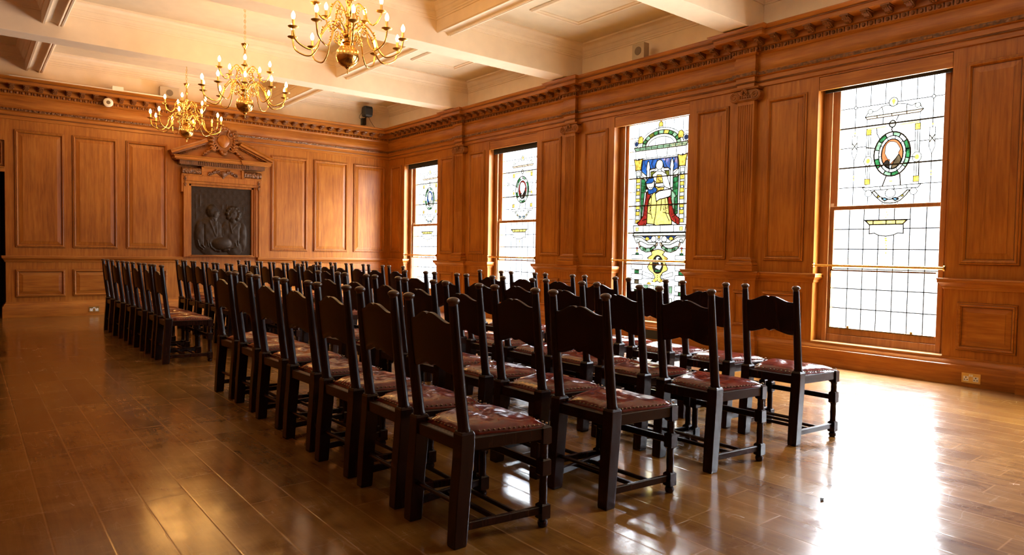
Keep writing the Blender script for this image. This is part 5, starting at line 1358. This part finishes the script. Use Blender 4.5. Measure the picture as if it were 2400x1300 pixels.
# loudspeaker on the end wall above the cornice
sp = empty('loudspeaker', (-0.60, -0.16, 3.86)); tag(sp, 'small black loudspeaker above the cornice in the far corner', 'loudspeaker')
mb = MB(); rings = []
for z, k in ((0.0, 0.80), (0.03, 0.95), (0.11, 1.0), (0.18, 0.95), (0.205, 0.82)):
    rings.append([(x * k, y * k, z) for x, y in ((-0.085, 0.08), (-0.10, -0.05), (-0.075, -0.095), (0.085, -0.095), (0.105, -0.05), (0.085, 0.08))])
mb.loft(rings); cab = mb.build('cabinet', M['black'], sp, bevel=0.008, seg=2)
mb = MB(); mb.box(-0.072, 0.08, -0.098, -0.09, 0.025, 0.165); mb.build('speaker_grille', M['grille'], sp, bevel=0.004)
mb = MB(); mb.tube([(-0.02, 0.0, 0.0), (-0.02, 0.0, -0.02), (-0.02, 0.08, -0.03)], 0.014, 8); mb.box(-0.06, 0.02, 0.07, 0.158, -0.15, -0.02); mb.build('bracket', M['black'], sp)
mb = MB(); mb.tube(catmull([(-0.085, 0.02, 0.09), (-0.13, 0.02, 0.04), (-0.155, 0.03, -0.02), (-0.13, 0.05, -0.045), (-0.06, 0.08, -0.03)], 6), 0.004, 6); mb.tube(catmull([(0.05, 0.02, 0.01), (0.09, 0.03, -0.06), (0.16, 0.03, -0.15), (0.22, 0.03, -0.205)], 6), 0.004, 6); mb.build('cable', M['black'], sp)

def wallbox(name, lab, loc, frame, w, h, d, speaker=True):
    root = empty(name, loc); tag(root, lab, 'speaker box')
    mb = MB(); mb.loft([[frame(u, z, hh) for u, z in ((-w / 2, 0), (w / 2, 0), (w / 2, h), (-w / 2, h))] for hh in (0, d)]); mb.build('case', M['beige'], root, bevel=0.004)
    mb = MB(); mb.loft([[frame(0.0 + h * 0.27 * math.cos(2 * PI * k / 20), h * 0.52 + h * 0.27 * math.sin(2 * PI * k / 20), hh) for k in range(20)] for hh in (d, d + 0.004)]); mb.build('round_grille', M['beige_dark'], root)
wallbox('speaker_box', 'beige speaker box on the cornice above the seated-figure window', (-0.16, -7.07, CROWN), RW, 0.20, 0.20, 0.10)
wallbox('speaker_box', 'beige speaker box on the cornice of the end wall, behind the chandelier', (-4.30, -0.11, CROWN), BW, 0.30, 0.20, 0.10)
mb = MB(); mb.box(-5.16, -5.00, -0.27, -0.20, CROWN, CROWN + 0.075)
jb = tag(mb.build('junction_box', M['white'], bevel=0.003), 'small white junction box on top of the end wall cornice', 'junction box')
mb = MB(); mb.tube([(-5.0, -0.255, CROWN + 0.014), (-4.40, -0.255, CROWN + 0.014)], 0.013, 8); mb.tube([(-6.5, -0.255, CROWN + 0.010), (-5.16, -0.255, CROWN + 0.010)], 0.009, 8)
mb.build('conduit', M['white'], jb, smooth=50)
dt = empty('alarm_sounder', (-5.21, -0.20, 3.452)); tag(dt, 'round cream alarm sounder on the end wall cornice, left of the chandeliers', 'alarm')
mb = MB(); mb.loft([[(r * math.cos(2 * PI * k / 24), -h, r * math.sin(2 * PI * k / 24)) for k in range(24)] for r, h in ((0.052, -0.12), (0.054, 0.0), (0.070, 0.004), (0.072, 0.018), (0.060, 0.03), (0.034, 0.034))]); mb.build('body', M['white'], dt, smooth=40)
mb = MB(); mb.loft([[(r * math.cos(2 * PI * k / 20), -h, r * math.sin(2 * PI * k / 20)) for k in range(20)] for r, h in ((0.03, 0.033), (0.03, 0.037), (0.012, 0.040))]); mb.build('sounder_grille', M['beige_dark'], dt, smooth=40)
# dry scrap on the floor
mb = MB(); mb.tube([(-3.945, -11.447, 0.004), (-3.925, -11.442, 0.007), (-3.905, -11.440, 0.004)], [0.002, 0.006, 0.002], 6); mb.tube([(-3.935, -11.455, 0.003), (-3.922, -11.442, 0.006), (-3.91, -11.428, 0.003)], 0.002, 5)
tag(mb.build('leaf_scrap', M['leaf'], smooth=60), 'tiny dark leaf scrap lying on the bare floor', 'leaf')

# ------------------------------------------------------------------ light
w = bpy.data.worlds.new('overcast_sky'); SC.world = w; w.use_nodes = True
nt = w.node_tree
for n in list(nt.nodes): nt.nodes.remove(n)
out = nt.nodes.new('ShaderNodeOutputWorld'); bg = nt.nodes.new('ShaderNodeBackground')
tc = nt.nodes.new('ShaderNodeTexCoord'); sp_ = nt.nodes.new('ShaderNodeSeparateXYZ'); nt.links.new(tc.outputs['Generated'], sp_.inputs[0])
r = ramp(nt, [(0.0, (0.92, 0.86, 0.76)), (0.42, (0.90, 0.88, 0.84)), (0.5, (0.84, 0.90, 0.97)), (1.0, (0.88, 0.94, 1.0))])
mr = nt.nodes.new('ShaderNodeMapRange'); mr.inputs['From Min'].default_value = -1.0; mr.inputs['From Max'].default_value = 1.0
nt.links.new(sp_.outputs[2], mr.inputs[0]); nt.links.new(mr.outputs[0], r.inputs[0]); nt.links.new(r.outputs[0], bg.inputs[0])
# an overcast sky: dull towards the horizon, bright thin cloud high up, an added glow from unseen ground below to lift the ceiling
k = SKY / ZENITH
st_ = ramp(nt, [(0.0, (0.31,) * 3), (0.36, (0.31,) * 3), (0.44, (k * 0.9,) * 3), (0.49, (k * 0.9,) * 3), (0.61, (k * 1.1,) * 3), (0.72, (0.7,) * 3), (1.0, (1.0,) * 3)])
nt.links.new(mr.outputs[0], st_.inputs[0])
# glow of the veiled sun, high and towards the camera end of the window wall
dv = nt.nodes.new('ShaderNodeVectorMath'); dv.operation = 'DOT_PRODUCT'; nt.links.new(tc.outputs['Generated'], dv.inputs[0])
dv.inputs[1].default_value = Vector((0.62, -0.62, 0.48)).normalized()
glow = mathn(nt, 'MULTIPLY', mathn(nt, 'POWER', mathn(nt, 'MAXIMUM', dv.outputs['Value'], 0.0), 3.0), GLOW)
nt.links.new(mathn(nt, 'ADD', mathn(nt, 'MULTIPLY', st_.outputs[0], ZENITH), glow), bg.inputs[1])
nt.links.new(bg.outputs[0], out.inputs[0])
for i, y in enumerate(WY):
    ld = bpy.data.lights.new('window_portal', 'AREA'); ld.shape = 'RECTANGLE'; ld.size = 2 * HALF; ld.size_y = 2.8; ld.cycles.is_portal = True
    lo = bpy.data.objects.new('window_portal', ld); COL.objects.link(lo); lo.location = (WALL_T + 0.02, y, 1.65)
    lo.rotation_euler = (0, math.radians(90), 0)
    lo.rotation_euler = Vector((-1, 0, 0)).to_track_quat('-Z', 'Y').to_euler()
    ld.size, ld.size_y = 2 * HALF, 2.8

# ------------------------------------------------------------------ camera
cd = bpy.data.cameras.new('camera'); cam = bpy.data.objects.new('camera', cd); COL.objects.link(cam)
cd.sensor_fit = 'HORIZONTAL'; cd.sensor_width = 36.0; cd.lens = 1588.86 / 2400 * 36.0; cd.clip_start = 0.05
CAMANG = (0.6784, -0.0371, 0.0161)
yaw, pitch, roll = CAMANG
fw = Vector((math.sin(yaw) * math.cos(pitch), math.cos(yaw) * math.cos(pitch), math.sin(pitch)))
r0 = Vector((math.cos(yaw), -math.sin(yaw), 0)); u0 = r0.cross(fw)
rv = r0 * math.cos(roll) + u0 * math.sin(roll); uv = u0 * math.cos(roll) - r0 * math.sin(roll)
mat = Matrix((rv, uv, -fw)).transposed().to_4x4(); mat.translation = Vector((-7.031, -12.960, 1.136))
cam.matrix_world = mat
SC.camera = cam
SC.view_settings.view_transform = 'Standard'; SC.view_settings.look = 'None'; SC.view_settings.gamma = 1.0; SC.view_settings.use_curve_mapping = False
SC.view_settings.exposure = 0.0
SC.cycles.max_bounces = 10; SC.cycles.diffuse_bounces = 6; SC.cycles.glossy_bounces = 4; SC.cycles.transparent_max_bounces = 20
SC.cycles.sample_clamp_indirect = 12.0; SC.cycles.caustics_reflective = False; SC.cycles.caustics_refractive = False; SC.cycles.blur_glossy = 0.6
SC.cycles.use_denoising = True
